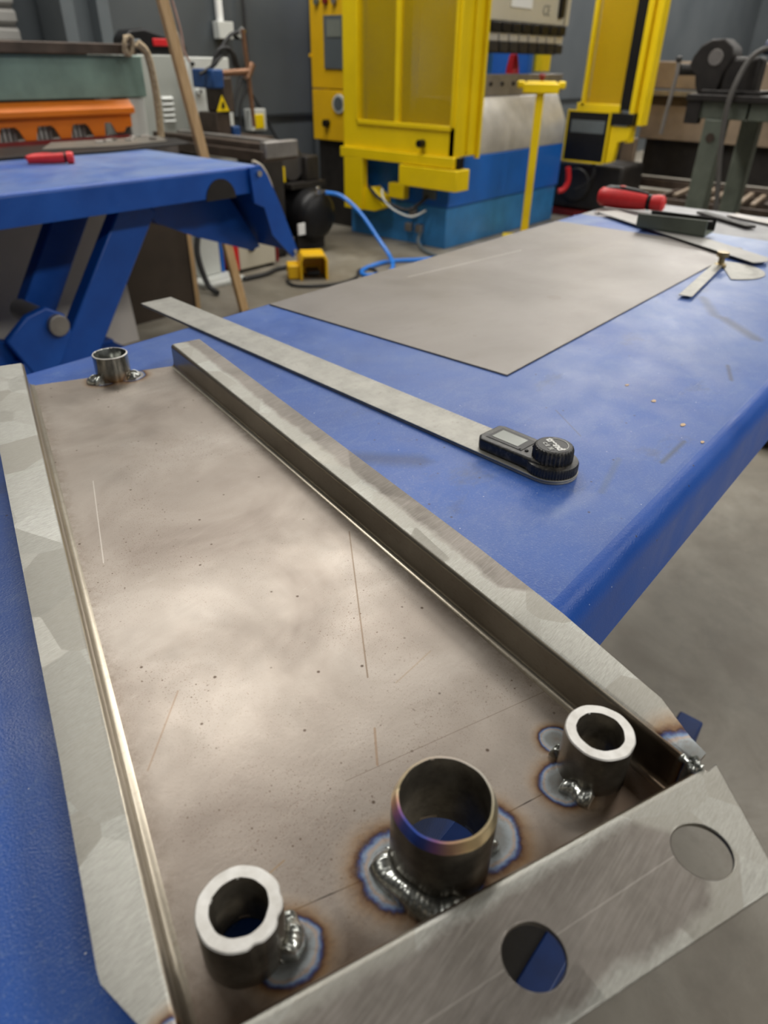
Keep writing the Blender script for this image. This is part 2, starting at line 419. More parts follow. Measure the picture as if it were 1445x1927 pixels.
# weld spots on the tray: (x, y, radius), metres in the room frame
TINT = [(0.1450, 0.1060, 0.0205), (0.1530, 0.0890, 0.0205), (0.1850, 0.0840, 0.0180),
        (0.2590, 0.0860, 0.0095), (0.2365, 0.0690, 0.0135), (0.0870, 0.1200, 0.0155), (0.3735, 0.7330, 0.0170), (0.4020, 0.7230, 0.0185)]
SOOT = [(0.0560, 0.1080, 0.040), (0.1440, 0.0690, 0.036), (0.1880, 0.0560, 0.030), (0.2480, 0.0420, 0.036), (0.2660, 0.0280, 0.040), (0.0920, 0.0960, 0.032), (0.0750, 0.1280, 0.026)]
TINT_WALL = [(0.2700, 0.0180, 0.0060), (0.0350, 0.1140, 0.0090)]
M = {}
M['pan'] = make_pan()
M['wallsteel'] = make_wall_steel()
M['groundL'] = make_ground('ground_steel_left', R(-8), [(0.0330, 0.1180, 0.009)])
M['groundR'] = make_ground('ground_steel_right', R(40), [(0.2700, 0.0150, 0.0240)], dull=(((0.50, 0.72), (0.345, 0.16), 0.030, 0.95),), tang=(0.26, 0.965, 0))
M['groundF'] = make_ground('ground_steel_front', R(50), [], dull=(((0.21, 0.010), (0.02, 0.085), 0.030, 1.0),), tang=(0.382, 0.924, 0))
mm, c, r_, nb = make_paint('worn_blue_paint'); M['blue_top'] = mm.out(c, 0.0, r_, nb, spec=0.38)
mm, c, r_, nb = make_paint('blue_paint_second_lift', 0.9, (4, 3, 0), (0.4, 0.5)); M['blue_top2'] = mm.out(c, 0.0, r_, nb)
mm, c, r_, nb = make_paint('clean_blue_paint', 0); M['blue'] = mm.out(c, 0.0, r_, nb)
M['blue_shaded'] = flat('shaded_blue_paint', (0.004, 0.026, 0.125), 0, 0.55, 0.35, 10)  # same blue paint darkened: the shade under the table put into the colour
M['perf'] = make_mesh_panel()
M['yellow'] = flat('yellow_enamel', (0.86, 0.62, 0.004), 0, 0.35, 0.06, 4)
M['yellow_box'] = flat('yellow_orange_enamel', (0.84, 0.49, 0.006), 0, 0.4, 0.06, 4)
M['black'] = flat('black_plastic', (0.008, 0.008, 0.009), 0, 0.4, 0.2, 30, spec=0.3)
M['blackdull'] = flat('black_grimy_iron', (0.022, 0.019, 0.017), 0.2, 0.55, 0.35, 14)
M['rubber'] = flat('black_rubber', (0.02, 0.02, 0.021), 0, 0.6, 0.2, 40)
M['pressblue'] = flat('press_blue_paint', (0.012, 0.13, 0.52), 0, 0.35, 0.1, 4)
M['pressblue2'] = flat('faded_press_blue_paint', (0.035, 0.21, 0.50), 0, 0.45, 0.18, 6)
M['alu'] = flat('machined_bed_steel', (0.62, 0.61, 0.59), 0.5, 0.4, 0.12, 9)
M['greysteel'] = flat('dull_grey_steel', (0.33, 0.31, 0.29), 0.7, 0.45, 0.2, 12)
M['brownsteel'] = flat('oily_brown_steel', (0.085, 0.062, 0.048), 0.4, 0.5, 0.35, 10)
M['cream'] = flat('cream_paint', (0.58, 0.54, 0.43), 0, 0.4, 0.05, 5)
M['white'] = flat('white_enamel', (0.62, 0.64, 0.61), 0, 0.4, 0.06, 6)
M['labelwhite'] = flat('white_label', (0.86, 0.87, 0.86), 0, 0.5, 0.02, 6)  # plain bright white, no emission
M['green'] = flat('grey_green_hammer_paint', (0.20, 0.30, 0.255), 0, 0.5, 0.18, 7)
M['greendark'] = flat('dark_grey_green_paint', (0.13, 0.15, 0.12), 0.1, 0.5, 0.25, 9)
M['orange'] = flat('orange_enamel', (0.80, 0.20, 0.006), 0, 0.4, 0.08, 6)
M['red'] = flat('red_rubber_grip', (0.72, 0.028, 0.03), 0, 0.45, 0.1, 60, 0.4, 500)
M['darkred'] = flat('dark_red_paint', (0.20, 0.012, 0.012), 0, 0.5, 0.2, 20)
M['wood'] = None
m = NT('pine_lath'); s = m.noise(18, 5, 0.65, src=m.mp((8, 8, 0.6)))
M['wood'] = m.out(m.ramp(s, [(0.3, (0.46, 0.28, 0.12)), (0.7, (0.68, 0.47, 0.25))]), 0, 0.6)
m = NT('twine'); s = m.noise(90, 4, 0.65)
M['twine'] = m.out(m.ramp(s, [(0.3, (0.30, 0.22, 0.13)), (0.7, (0.55, 0.45, 0.31))]), 0, 0.85)
M['boarddark'] = flat('brown_faced_board', (0.052, 0.036, 0.024), 0, 0.6, 0.2, 6)
M['boardpale'] = flat('pale_grey_board', (0.60, 0.56, 0.52), 0, 0.6, 0.08, 3)
M['beige'] = flat('beige_grimy_paint', (0.27, 0.205, 0.145), 0.1, 0.5, 0.25, 5)
M['copper'] = flat('copper_brown_rod', (0.27, 0.145, 0.085), 0.6, 0.4, 0.2, 20)
M['bluehose'] = flat('blue_air_hose', (0.02, 0.20, 0.72), 0, 0.35, 0.06, 20)
M['screen'] = flat('grey_lcd', (0.20, 0.22, 0.19), 0, 0.25, 0.05, 20)
M['panelgrey'] = flat('grey_display_panel', (0.11, 0.13, 0.14), 0, 0.35, 0.1, 6)
M['chrome'] = flat('bright_steel', (0.72, 0.71, 0.68), 1.0, 0.22, 0.08, 30)
M['whiteink'] = flat('white_print', (0.75, 0.75, 0.72), 0, 0.6, 0.05, 40)
M['greyink'] = flat('grey_print', (0.25, 0.25, 0.22), 0, 0.6, 0.05, 40)
M['darkblue'] = flat('dark_blue_paint', (0.012, 0.06, 0.20), 0, 0.45, 0.2, 20)
M['redplastic'] = flat('red_plastic', (0.62, 0.015, 0.02), 0, 0.4, 0.05, 40)  # plain red plastic, no emission
# sheet lying on the bench
m = NT('flat_sheet_steel')
c = m.ramp(m.noise(4, 5, 0.6, dist=0.8), [(0.3, (0.205, 0.187, 0.172)), (0.7, (0.265, 0.245, 0.23))])
c = m.mix(m.ramp(m.noise(14, 5, 0.7, src=m.mp((1, 3, 1))), [(0.55, 0.0), (0.8, 0.45)]), c, (0.17, 0.152, 0.14))
for a, b, w, colr, st in (((0.98, 0.76), (1.30, 0.72), 0.0012, (0.75, 0.71, 0.66), 0.55), ((0.80, 0.437), (1.42, 0.437), 0.0008, (0.24, 0.20, 0.18), 0.45),
                          ((1.05, 0.5), (1.02, 0.8), 0.0009, (0.28, 0.24, 0.21), 0.3)):
    c = m.mix(m.math('MULTIPLY', m.segment(a, b, w), st), c, colr)
X, Y, _z = m.sep()
for cx, cy, rr in ((1.043, 0.508, 0.012), (1.00, 0.56, 0.004), (0.80, 0.50, 0.003)):
    dx = m.math('SUBTRACT', X, cx); dy = m.math('SUBTRACT', Y, cy)
    d = m.math('SQRT', m.math('ADD', m.math('MULTIPLY', dx, dx), m.math('MULTIPLY', dy, dy)))
    c = m.mix(m.math('MULTIPLY', m.math('LESS_THAN', d, rr), 0.6), c, (0.19, 0.165, 0.145))
M['sheet'] = m.out(c, 0.5, m.ramp(m.noise(9, 3), [(0.3, 0.38), (0.7, 0.48)]), m.bump(m.noise(500, 2), 0.05, 0.001))
# rule blade: tarnished stainless
m = NT('tarnished_rule_steel')
c = m.ramp(m.noise(22, 5, 0.7), [(0.3, (0.27, 0.265, 0.24)), (0.7, (0.42, 0.41, 0.375))])
c = m.mix(m.ramp(m.noise(120, 4, 0.8), [(0.58, 0.0), (0.72, 0.6)]), c, (0.17, 0.155, 0.13))
M['rule'] = m.out(c, 0.55, 0.48, m.bump(m.noise(500, 2), 0.05, 0.0005))
m = NT('dirty_black_plastic')
c = m.mix(m.ramp(m.noise(130, 4, 0.75), [(0.48, 0.0), (0.72, 0.55)]), (0.018, 0.018, 0.018), (0.17, 0.155, 0.13))
M['dirtyblack'] = m.out(c, 0.0, 0.42)
m = NT('dark_pipe_steel')
c = m.ramp(m.noise(60, 4, 0.65), [(0.3, (0.085, 0.075, 0.06)), (0.7, (0.22, 0.20, 0.165))])
M['pipe'] = m.out(c, 0.8, 0.36, m.bump(m.noise(350, 3), 0.12, 0.0008))
m = NT('weld_metal')
c = m.ramp(m.noise(160, 3, 0.6), [(0.3, (0.27, 0.28, 0.26)), (0.7, (0.62, 0.64, 0.61))])
M['weld'] = m.out(c, 0.9, 0.27, m.bump(m.noise(150, 2), 0.06, 0.001))
m = NT('turned_end_face')
c = m.ramp(m.noise(120, 3, 0.6), [(0.3, (0.62, 0.60, 0.56)), (0.7, (0.82, 0.81, 0.78))])
M['endface'] = m.out(c, 0.35, 0.45, m.bump(m.noise(300, 2, src=m.mp((1, 1, 1))), 0.1, 0.0006))
# room
m = NT('concrete_floor')
c = m.ramp(m.noise(1.6, 6, 0.62, dist=0.4), [(0.3, (0.125, 0.110, 0.085)), (0.52, (0.225, 0.205, 0.165)), (0.72, (0.34, 0.315, 0.265))])
c = m.mix(m.ramp(m.noise(9, 5, 0.7), [(0.5, 0.0), (0.75, 0.5)]), c, (0.11, 0.098, 0.08))
c = m.mix(m.ramp(m.noise(4.5, 6, 0.7, src=m.mp(loc=(3, 7, 0)), dist=0.6), [(0.45, 0.0), (0.7, 0.6)]), c, (0.14, 0.115, 0.085))
M['floor'] = m.out(c, 0, 0.5, m.bump(m.noise(60, 3), 0.05, 0.002))
m = NT('dark_grey_cladding')
c = m.ramp(m.noise(1.2, 4), [(0.3, (0.062, 0.073, 0.082)), (0.7, (0.092, 0.103, 0.112))])
M['wallpaint'] = m.out(c, 0, 0.42, m.bump(m.noise(120, 3), 0.06, 0.002))
M['walldark'] = flat('dark_seam', (0.02, 0.024, 0.027), 0, 0.5, 0.1)
M['ceil'] = flat('pale_ceiling_lining', (0.22, 0.225, 0.225), 0, 0.7, 0.05, 2)
M['shutter'] = flat('roller_shutter_slats', (0.40, 0.39, 0.37), 0.4, 0.45, 0.08, 4)
M['postgrey'] = flat('grey_painted_post', (0.10, 0.115, 0.125), 0, 0.45, 0.08, 4)

# ------------------------------------------------------------------ room shell
WY, WX = 4.65, 16.0
def struct(name, mb, m, **k): return tag(mb.build(name, m, **k), kind='structure')
struct('floor', MB().box(-4, WX+.1, -5, WY+.1, -0.1, 0), M['floor'], origin=(0, 0, 0))
mb = MB().box(-4, WX, WY, WY+.1, 0, CEIL)
for k in range(14): mb.box(-3.8+k*0.65, -3.77+k*0.65, WY-.012, WY+.01, 0, CEIL)
struct('wall_left', mb, M['wallpaint'], bevel=0.004)
struct('wall_back', MB().box(WX, WX+.1, -5, WY+.1, 0, CEIL), M['wallpaint'])
struct('wall_right', MB().box(-4, WX, -5.1, -5, 0, CEIL), M['wallpaint'])
struct('wall_front', MB().box(-4.1, -4, -5.1, WY+.1, 0, CEIL), M['wallpaint'])
struct('ceiling', MB().box(-4.1, WX+.1, -5.1, WY+.1, CEIL, CEIL+.1), M['ceil'])
struct('trim_1', MB().box(-3.9, WX, WY-.022, WY-.001, 0.735, 0.755), M['walldark'])
mb = MB()
for k in range(26):
    z = 0.4+k*0.085
    mb.prism([(z, 0), (z+.02, .03), (z+.06, .03), (z+.083, 0)], (1.25, 0, 0), lambda z, d: V((1.05, WY-0.03-d, z)))
struct('door_1', mb, M['shutter'])

# steel column by the shutter
t = thing('steel_column', 'dark grey steel column standing against the wall beside the roller shutter', 'column', (2.62, 4.5, 0))
MB().box(2.44, 2.52, 4.35, 4.60, 0, 4.2).build('flange', M['postgrey'], t, bevel=.004)
MB().box(2.52, 2.66, 4.44, 4.47, 0, 4.2).build('web', M['postgrey'], t)
MB().box(2.66, 2.74, 4.35, 4.60, 0, 4.2).build('flange', M['postgrey'], t, bevel=.004)

# ------------------------------------------------------------------ lift tables
def rounded_profile(y0, y1, z0, z1, r, k=8):
    o = [(y0, z0)]
    for i in range(k+1):
        a = math.pi - i*math.pi/2/k; o.append((y0+r+r*math.cos(a), z1-r+r*math.sin(a)))
    for i in range(k+1):
        a = math.pi/2 - i*math.pi/2/k; o.append((y1-r+r*math.cos(a), z1-r+r*math.sin(a)))
    o.append((y1, z0)); return o
def channel(mb, x0, x1, y0, y1, z0, z1, r, t):
    a = rounded_profile(y0, y1, z0, z1, r); b = rounded_profile(y0+t, y1-t, z0, z1-t, max(r-t, .001))
    loop = a + list(reversed(b))
    n = len(loop)
    A = [mb.bm.verts.new((x0, y, z)) for y, z in loop]; B = [mb.bm.verts.new((x1, y, z)) for y, z in loop]
    for i in range(n): mb.bm.faces.new((A[i], B[i], B[(i+1) % n], A[(i+1) % n]))
    h = len(a)
    for W in (A, B):
        for i in range(h-1): mb.bm.faces.new((W[i], W[i+1], W[n-2-i], W[n-1-i]))
    mb.box(x0, x0+t, y0+.004, y1-.004, z0, z1-r*.4); mb.box(x1-t, x1, y0+.004, y1-.004, z0, z1-t)
    return mb
t1 = thing('lift_table', 'long blue scissor lift table with scuffed top carrying the fabricated steel tray', 'lift table', (0.6, 0.48, 0))
mb = channel(MB(), -0.75, 1.765, 0.127, 0.842, 0.717, 0.80, 0.024, 0.004)
mb.build('platform', M['blue_top'], t1, origin=(0, 0, 0.8), ang=60)
mb = channel(MB(), 1.770, 2.080, 0.127, 0.842, 0.735, 0.797, 0.016, 0.004)
mb.build('end_plate', flat('grey_worn_end_plate', (0.27, 0.27, 0.28), 0.2, 0.5, 0.35, 9), t1, ang=60, label='grey worn end plate')
mb = MB()
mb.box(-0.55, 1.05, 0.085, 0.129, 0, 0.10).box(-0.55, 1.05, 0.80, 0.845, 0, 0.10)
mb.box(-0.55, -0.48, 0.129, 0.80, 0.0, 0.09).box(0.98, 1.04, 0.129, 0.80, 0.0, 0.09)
mb.build('base_frame', M['blue_shaded'], t1, bevel=.004)
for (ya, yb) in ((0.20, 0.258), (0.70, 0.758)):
    mb = MB(); mb.bar((-0.40, (ya+yb)/2, 0.66), (0.98, (ya+yb)/2, 0.06), yb-ya, 0.12); mb.build('scissor_arm', M['blue_shaded'], t1, bevel=.004)
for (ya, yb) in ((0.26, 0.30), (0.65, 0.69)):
    mb = MB(); mb.bar((0.95, (ya+yb)/2, 0.66), (-0.45, (ya+yb)/2, 0.06), yb-ya, 0.10); mb.build('scissor_arm', M['blue_shaded'], t1, bevel=.004)
MB().cyl((0.27, 0.19, 0.366), (0.27, 0.77, 0.366), 0.018).build('pivot_shaft', M['greysteel'], t1)

t2 = thing('lift_table', 'second blue scissor lift table with raised platform and hanging end flap, below the guillotine shear', 'lift table', (0.9, 2.45, 0))
mb = channel(MB(), -0.6, 1.81, 2.105, 2.80, 0.712, 0.80, 0.014, 0.004)
mb.build('platform', M['blue_top2'], t2, origin=(0, 2.0, 0.8), ang=60)
# dark cut-out in the skirt with its semicircular recess
mb = MB()
pts = [(1.5, 0.700)] + [(1.6405+0.065*math.cos(math.pi-k*math.pi/12), 0.705+0.066*math.sin(k*math.pi/12)) for k in range(13)]
mb.prism(pts[1:], (0, 0.004, 0), lambda x, z: V((x, 2.102, z))); mb.build('skirt_recess', M['blackdull'], t2)
mb = MB(); mb.prism([(1.42, 0.712), (1.80, 0.712), (1.88, 0.60), (1.965, 0.47), (1.92, 0.46), (1.66, 0.55), (1.50, 0.62)], (0, 0.012, 0), lambda x, z: V((x, 2.30, z)))
mb.prism([(1.50, 0.712), (1.80, 0.712), (1.82, 0.70), (1.92, 0.49), (1.64, 0.57)], (0, 0.4, 0), lambda x, z: V((x, 2.33, z)))
mb.build('ramp_underside', M['blue'], t2)
mb = MB(); mb.prism([(1.765, 0.795), (1.815, 0.800), (1.845, 0.765), (1.90, 0.66), (1.975, 0.485), (1.95, 0.462), (1.85, 0.56), (1.82, 0.66), (1.775, 0.68)], (0, 0.012, 0), lambda x, z: V((x, 2.088, z)))
mb.prism([(1.82, 0.790), (1.85, 0.755), (1.90, 0.66), (1.975, 0.485), (1.967, 0.48), (1.89, 0.65), (1.84, 0.745), (1.812, 0.778)], (0, 0.69, 0), lambda x, z: V((x, 2.10, z)))
mb.build('end_flap', M['blue'], t2)
MB().cyl((1.802, 2.078, 0.775), (1.802, 2.102, 0.775), 0.010).build('hinge_pin', M['chrome'], t2)
MB().cyl((1.955, 2.078, 0.485), (1.955, 2.102, 0.485), 0.008).build('hinge_pin', M['chrome'], t2)
def arm(mb, x0, z0, x1, z1, w, ya, yb):
    d = V((x1-x0, 0, z1-z0)).normalized(); s = V((d.z, 0, -d.x))*w/2
    mb.prism([V((x0, ya, z0))-s, V((x0, ya, z0))+s, V((x1, ya, z1))+s, V((x1, ya, z1))-s], (0, yb-ya, 0), lambda *p: V(p))
mb = MB(); arm(mb, 1.405, 0.712, 1.00, 0.16, 0.125, 2.23, 2.29); mb.build('scissor_arm', M['blue'], t2, bevel=.006)
mb = MB(); arm(mb, 1.30, 0.712, 1.06, 0.36, 0.115, 2.44, 2.50); mb.build('scissor_arm', M['blue'], t2, bevel=.006)
mb = MB(); mb.prism([(0.84, 0.38), (0.92, 0.44), (0.985, 0.455), (1.04, 0.42), (1.05, 0.36), (1.0, 0.28), (0.92, 0.20)], (0, 0.03, 0), lambda x, z: V((x, 2.195, z)))
mb.box(0.86, 0.95, 2.20, 2.44, 0.24, 0.30)
mb.build('knuckle_bracket', M['blue'], t2, bevel=.006)
MB().cyl((1.005, 2.175, 0.395), (1.005, 2.44, 0.395), 0.034).build('roller_shaft', M['greysteel'], t2, bevel=.003)
mb = MB(); mb.box(-0.5, 1.45, 2.14, 2.23, 0, 0.12).box(-0.5, 1.45, 2.68, 2.77, 0, 0.12).box(1.35, 1.45, 2.23, 2.68, 0, .11)
mb.prism([(0.3, 0.12), (1.02, 0.12), (0.94, 0.33), (0.70, 0.42), (0.3, 0.60)], (0, 0.05, 0), lambda x, z: V((x, 2.26, z)))
mb.build('base_frame', M['blue'], t2, bevel=.004)
tag(MB().tube([(1.825, 2.14, 0.808), (1.865, 2.135, 0.785), (1.905, 2.14, 0.72), (1.935, 2.16, 0.64)], 0.006).build('power_cable', flat('pale_flex', (0.55, 0.48, 0.36))),
    'pale cable hanging over the flap end of the second lift table', 'cable')

# ------------------------------------------------------------------ fabricated tray
ZF, ZT, TH = 0.803, 0.830, 0.0026
JL, JR = V((0.0348, 0.1138)), V((0.2674, 0.0175))
LF, RF = V((0.3093, 0.7800)), V((0.4555, 0.7110))
tray = thing('steel_tray', 'folded and welded bare steel tray with four pipe stubs, lying on the near lift table', 'metal tray', (0, 0, 0.8))
tray['_shared'] = 1
TO = V((0, 0, 0.8))
STUBS = {'L': (0.0772, 0.1358, 0.0177, 0.0116, 0.8325), 'B': (0.1635, 0.0962, 0.0240, 0.0202, 0.8465),
         'R': (0.2552, 0.0628, 0.0178, 0.0117, 0.8322), 'F': (0.3880, 0.7330, 0.0196, 0.0176, 0.8320)}
floor_out = [(JL.x, JL.y), (JR.x, JR.y), (RF.x, RF.y), (LF.x, LF.y)]
cen = V((sum(p[0] for p in floor_out)/4, sum(p[1] for p in floor_out)/4))
plate('base_plate', floor_out, [(s[0], s[1], s[3]) for s in STUBS.values()], ZF-TH, ZF, M['pan'], tray, TO)
def fold_profile(W):
    """(w, z) loop: w = distance outwards from the inner wall face"""
    ri, out = 0.0042, []
    out.append((-ri-0.001, ZF+0.00005))
    for k in range(6):
        a = -math.pi/2 + k*math.pi/10; out.append((-ri+ri*math.cos(a), ZF+ri+ri*math.sin(a)))
    for k in range(7):
        a = math.pi - k*math.pi/12; out.append((ri+ri*math.cos(a), ZT-ri+ri*math.sin(a)))
    k0 = len(out)
    out.append((W, ZT)); out.append((W, ZT-TH)); out.append((ri, ZT-TH))
    for k in range(5):
        a = math.pi/2 + k*math.pi/8; out.append((ri+(ri-TH)*math.cos(a), ZT-ri+(ri-TH)*math.sin(a)))
    ro = ri+TH
    for k in range(5):
        a = -k*math.pi/8; out.append((-ri+ro*math.cos(a), ZF+ri+ro*math.sin(a)))
    out.append((-ri-0.001, ZF-TH))
    return out, k0
def fold(name, sts, mats, thick=True, flat_w=None):
    """sts: (A, B) inner wall point and outer flange point"""
    mb = MB(); rings = []
    for A, B in sts:
        d = B-A; W = d.length; d = d/W; prof, k0 = fold_profile(W if flat_w is None else flat_w)
        rings.append([V((A.x+d.x*w, A.y+d.y*w, z)) for w, z in prof])
    mb.rings(rings)
    for f in mb.bm.faces:
        c = f.calc_center_median(); nz = abs(f.normal.z) if f.normal.length else 0
        f.normal_update()
        if c.z > ZT-0.0006 and f.normal.length and abs(f.normal.z) > 0.9: f.material_index = 1
        if ZT-TH-1e-4 < c.z < ZT and c.z < ZT-0.001 and abs(f.normal.z) < 0.3 and c.z > ZT-TH*0.6: f.material_index = 1
    return mb.build(name, mats, tray, TO, ang=50)
def foot(P0, P1, B):
    d = (P1-P0).normalized(); return P0 + d*((B-P0).dot(d))
Bl = [V(p) for p in ((0.2760, 0.7960), (0.1957, 0.5941), (0.1197, 0.3961), (0.0682, 0.2617), (0.0382, 0.1857), (0.0280, 0.1603), (0.0262, 0.1545))]
fold('side_rail', [(foot(JL, LF, b), b) for b in Bl] + [(JL+V((.0004, .001)), V((0.0280, 0.1290)))], [M['wallsteel'], M['groundL']])
Br = [V(p) for p in ((0.4902, 0.7008), (0.4129, 0.4201), (0.3515, 0.2011), (0.3272, 0.1213), (0.3041, 0.0598), (0.3000, 0.0480), (0.2839, 0.0259))]
fold('side_rail', [(foot(JR, RF, b), b) for b in Br] + [(JR+V((.0002, .0008)), V((0.2793, 0.0166)))], [M['wallsteel'], M['groundR']])
# end flange: bend strip plus flat flange with two round holes
e = (JR-JL).normalized(); nn = V((e.y, -e.x))          # outwards, towards the camera
if nn.y > 0: nn = -nn
fold('end_flange_bend', [(JL-e*0.003, JL-e*0.003+nn*0.0125), (JR+e*0.003, JR+e*0.003+nn*0.0125)], [M['wallsteel'], M['groundF']])
o_ = [JL-e*0.0100+nn*0.003, JL-e*0.004+nn*0.0040, JR+e*0.004+nn*0.0040, JR+e*0.0108+nn*0.0030, V((0.2333, -0.0307)), V((0.2250, -0.0272)), V((0.1283, 0.0140)), JL+e*0.0131+nn*0.0576]
plate('end_flange', [(p.x, p.y) for p in o_], [(0.2258, 0.0003, 0.0130), (0.1397, 0.0356, 0.0125)], ZT-TH, ZT+0.0001, M['groundF'], tray, TO, edge=0.0006, label='ground steel end flange with two round holes')

# pipe stubs
def stub(key, chamfer=0.0, nick=(), n=72, tempered=False, rot=0):
    x, y, ro, ri, zt = STUBS[key]; h0 = ZF-TH
    mb = MB()
    def rf(r, h, a):
        q = r
        for (aa, wdt, dep) in nick:
            if h > zt-h0-0.004 and r > ri+0.5*(ro-ri): q -= dep*math.exp(-((a-aa)/wdt)**2)
        return q + 0.00012*math.sin(5*a+1)+0.00008*math.sin(11*a)
    H = zt-h0
    prof = [(ri, 0), (ri, H-.0006), (ri+.0005, H)]
    if chamfer: prof += [(ro-chamfer, H), (ro-.0002, H-chamfer*1.9), (ro, H-chamfer*2.2)]
    else: prof += [(ro-.0006, H), (ro, H-.0007)]
    prof += [(ro, 0)]
    mb.lathe(prof, (x, y, h0), n=n, rfun=rf, closed=True)
    m2 = M['endface'] if not tempered else TEMPER
    for f in mb.bm.faces:
        if f.calc_center_median().z > zt-(0.0016 if not chamfer else chamfer*2.3) and (V((f.calc_center_median().x-x, f.calc_center_median().y-y)).length > ri+0.0004): f.material_index = 1
    return mb.build('pipe_stub', [M['pipe'] if key != 'F' else M['zinc'], m2], tray, TO, ang=40)
# temper-coloured bevelled rim of the big pipe: blue-violet on the side facing the left rail, straw in front, silver elsewhere
m = NT('temper_coloured_rim'); X, Y, Z = m.sep()
ang = m.math('ARCTAN2', m.math('SUBTRACT', Y, 0.0962), m.math('SUBTRACT', X, 0.1635))
tt = m.math('ADD', m.math('DIVIDE', ang, 2*math.pi), 0.5)
c = m.ramp(tt, [(0.0, (0.06, 0.13, 0.55)), (0.035, (0.12, 0.16, 0.55)), (0.07, (0.42, 0.20, 0.42)), (0.11, (0.72, 0.42, 0.30)), (0.17, (0.74, 0.55, 0.30)), (0.30, (0.52, 0.46, 0.30)), (0.45, (0.70, 0.66, 0.58)),
                (0.60, (0.75, 0.65, 0.56)), (0.75, (0.55, 0.45, 0.30)), (0.825, (0.48, 0.39, 0.24)), (0.835, (0.95, 0.78, 0.50)), (0.87, (0.82, 0.48, 0.33)), (0.91, (0.42, 0.20, 0.46)), (0.95, (0.10, 0.13, 0.50)), (1.0, (0.06, 0.13, 0.55))])
TEMPER = m.out(c, 0.85, 0.30, m.bump(m.noise(400, 3), 0.1, 0.0006))
m = NT('zinc_pipe'); c = m.ramp(m.noise(70, 4, 0.65, src=m.mp((3, 3, .6))), [(0.3, (0.14, 0.145, 0.14)), (0.7, (0.40, 0.41, 0.38))])
X, Y, Z = m.sep()
c = m.mix(m.ramp(m.math('MULTIPLY', Z, 30), [(0.1, 0.8), (0.45, 0.0)]), c, (0.30, 0.17, 0.07))
M['zinc'] = m.out(c, 0.9, 0.2)
sL = stub('L', nick=((3.6, .12, .0013), (4.4, .09, .0009), (5.0, .10, .0006)))
sB = stub('B', chamfer=0.0022, tempered=True)
sR = stub('R', nick=((4.0, .2, .0004),))
sF = stub('F')
def bead(parent, x, y, ro, a0, a1, w, h, seed, name='weld_bead'):
    """fillet of weld metal around a stub from angle a0 to a1 (degrees), scaly like stacked coins"""
    rnd = random.Random(seed); n = max(10, int(abs(a1-a0)*0.9)); mb = MB(); rings = []
    ph = rnd.random()*6
    for i in range(n+1):
        t = i/n; a = R(a0+(a1-a0)*t)
        end = min(1, math.sin(math.pi*min(max(t, .02), .98))*2.2)**0.6
        ww = w*end*(1+0.14*math.sin(t*9+ph)); hh = h*end*(1+0.18*math.sin(t*13+ph*2)); sc = 0.008*math.sin(i*1.3)
        ring = []
        for k in range(13):
            b = math.pi*k/12
            u = ro-0.0012 + ww*(1+sc)*0.5*(1-math.cos(b))*(1.0); z = ZF-0.0006 + hh*(1+sc)*(math.sin(b)**0.8*0.75 + (1-k/12)*0.55)
            ring.append(V((x+u*math.cos(a), y+u*math.sin(a), z)))
        ring.append(V((x+(ro-0.0012)*math.cos(a), y+(ro-0.0012)*math.sin(a), ZF-0.0008)))
        rings.append(ring)
    mb.rings(rings)
    return mb.build(name, M['weld'], parent, TO, ang=70)
bead(sB, 0.1635, 0.0962, 0.0242, 126, 245, 0.0105, 0.0075, 1)
bead(sB, 0.1635, 0.0962, 0.0242, -52, -14, 0.0055, 0.0060, 2)
bead(sR, 0.2552, 0.0628, 0.0182, 158, 212, 0.0080, 0.0060, 3)
bead(sR, 0.2552, 0.0628, 0.0182, 86, 114, 0.0050, 0.0050, 4)
bead(sL, 0.0772, 0.1358, 0.0177, -76, -12, 0.0085, 0.0085, 5)
bead(sF, 0.3880, 0.7330, 0.0196, 158, 205, 0.013, 0.008, 6)
bead(sF, 0.3880, 0.7330, 0.0196, -70, -25, 0.010, 0.006, 7)
# corner welds where rail and end flange meet
def lumps(name, pts, seed):
    rnd = random.Random(seed); mb = MB()
    mb.tube(pts, lambda t: 0.0016+0.0007*math.sin(t*23)+0.0003*rnd.random(), 10)
    return mb.build(name, M['weld'], tray, TO, ang=80)
lumps('corner_weld', [(0.2690, 0.0260, 0.8300), (0.2678, 0.0205, 0.8290), (0.2660, 0.0180, 0.8245), (0.2660, 0.0180, 0.8150), (0.2660, 0.0180, 0.8050)], 1)
lumps('corner_weld', [(0.2720, 0.0205, 0.8302), (0.2700, 0.0185, 0.8302), (0.2690, 0.0150, 0.8295)], 2)
lumps('corner_weld', [(0.0310, 0.1180, 0.8300), (0.0350, 0.1140, 0.8280), (0.0365, 0.1135, 0.8050)], 3)

# ------------------------------------------------------------------ things lying on the near lift table
o = plate('steel_sheet', [(0.7072, 0.3912), (1.6402, 0.3912), (1.6302, 0.8160), (0.7085, 0.8180)], [], 0.8000, 0.8022, M['sheet'], None, (0, 0, 0.8))
tag(o, 'large flat rectangular sheet of bare grey steel lying on the near lift table', 'metal sheet')

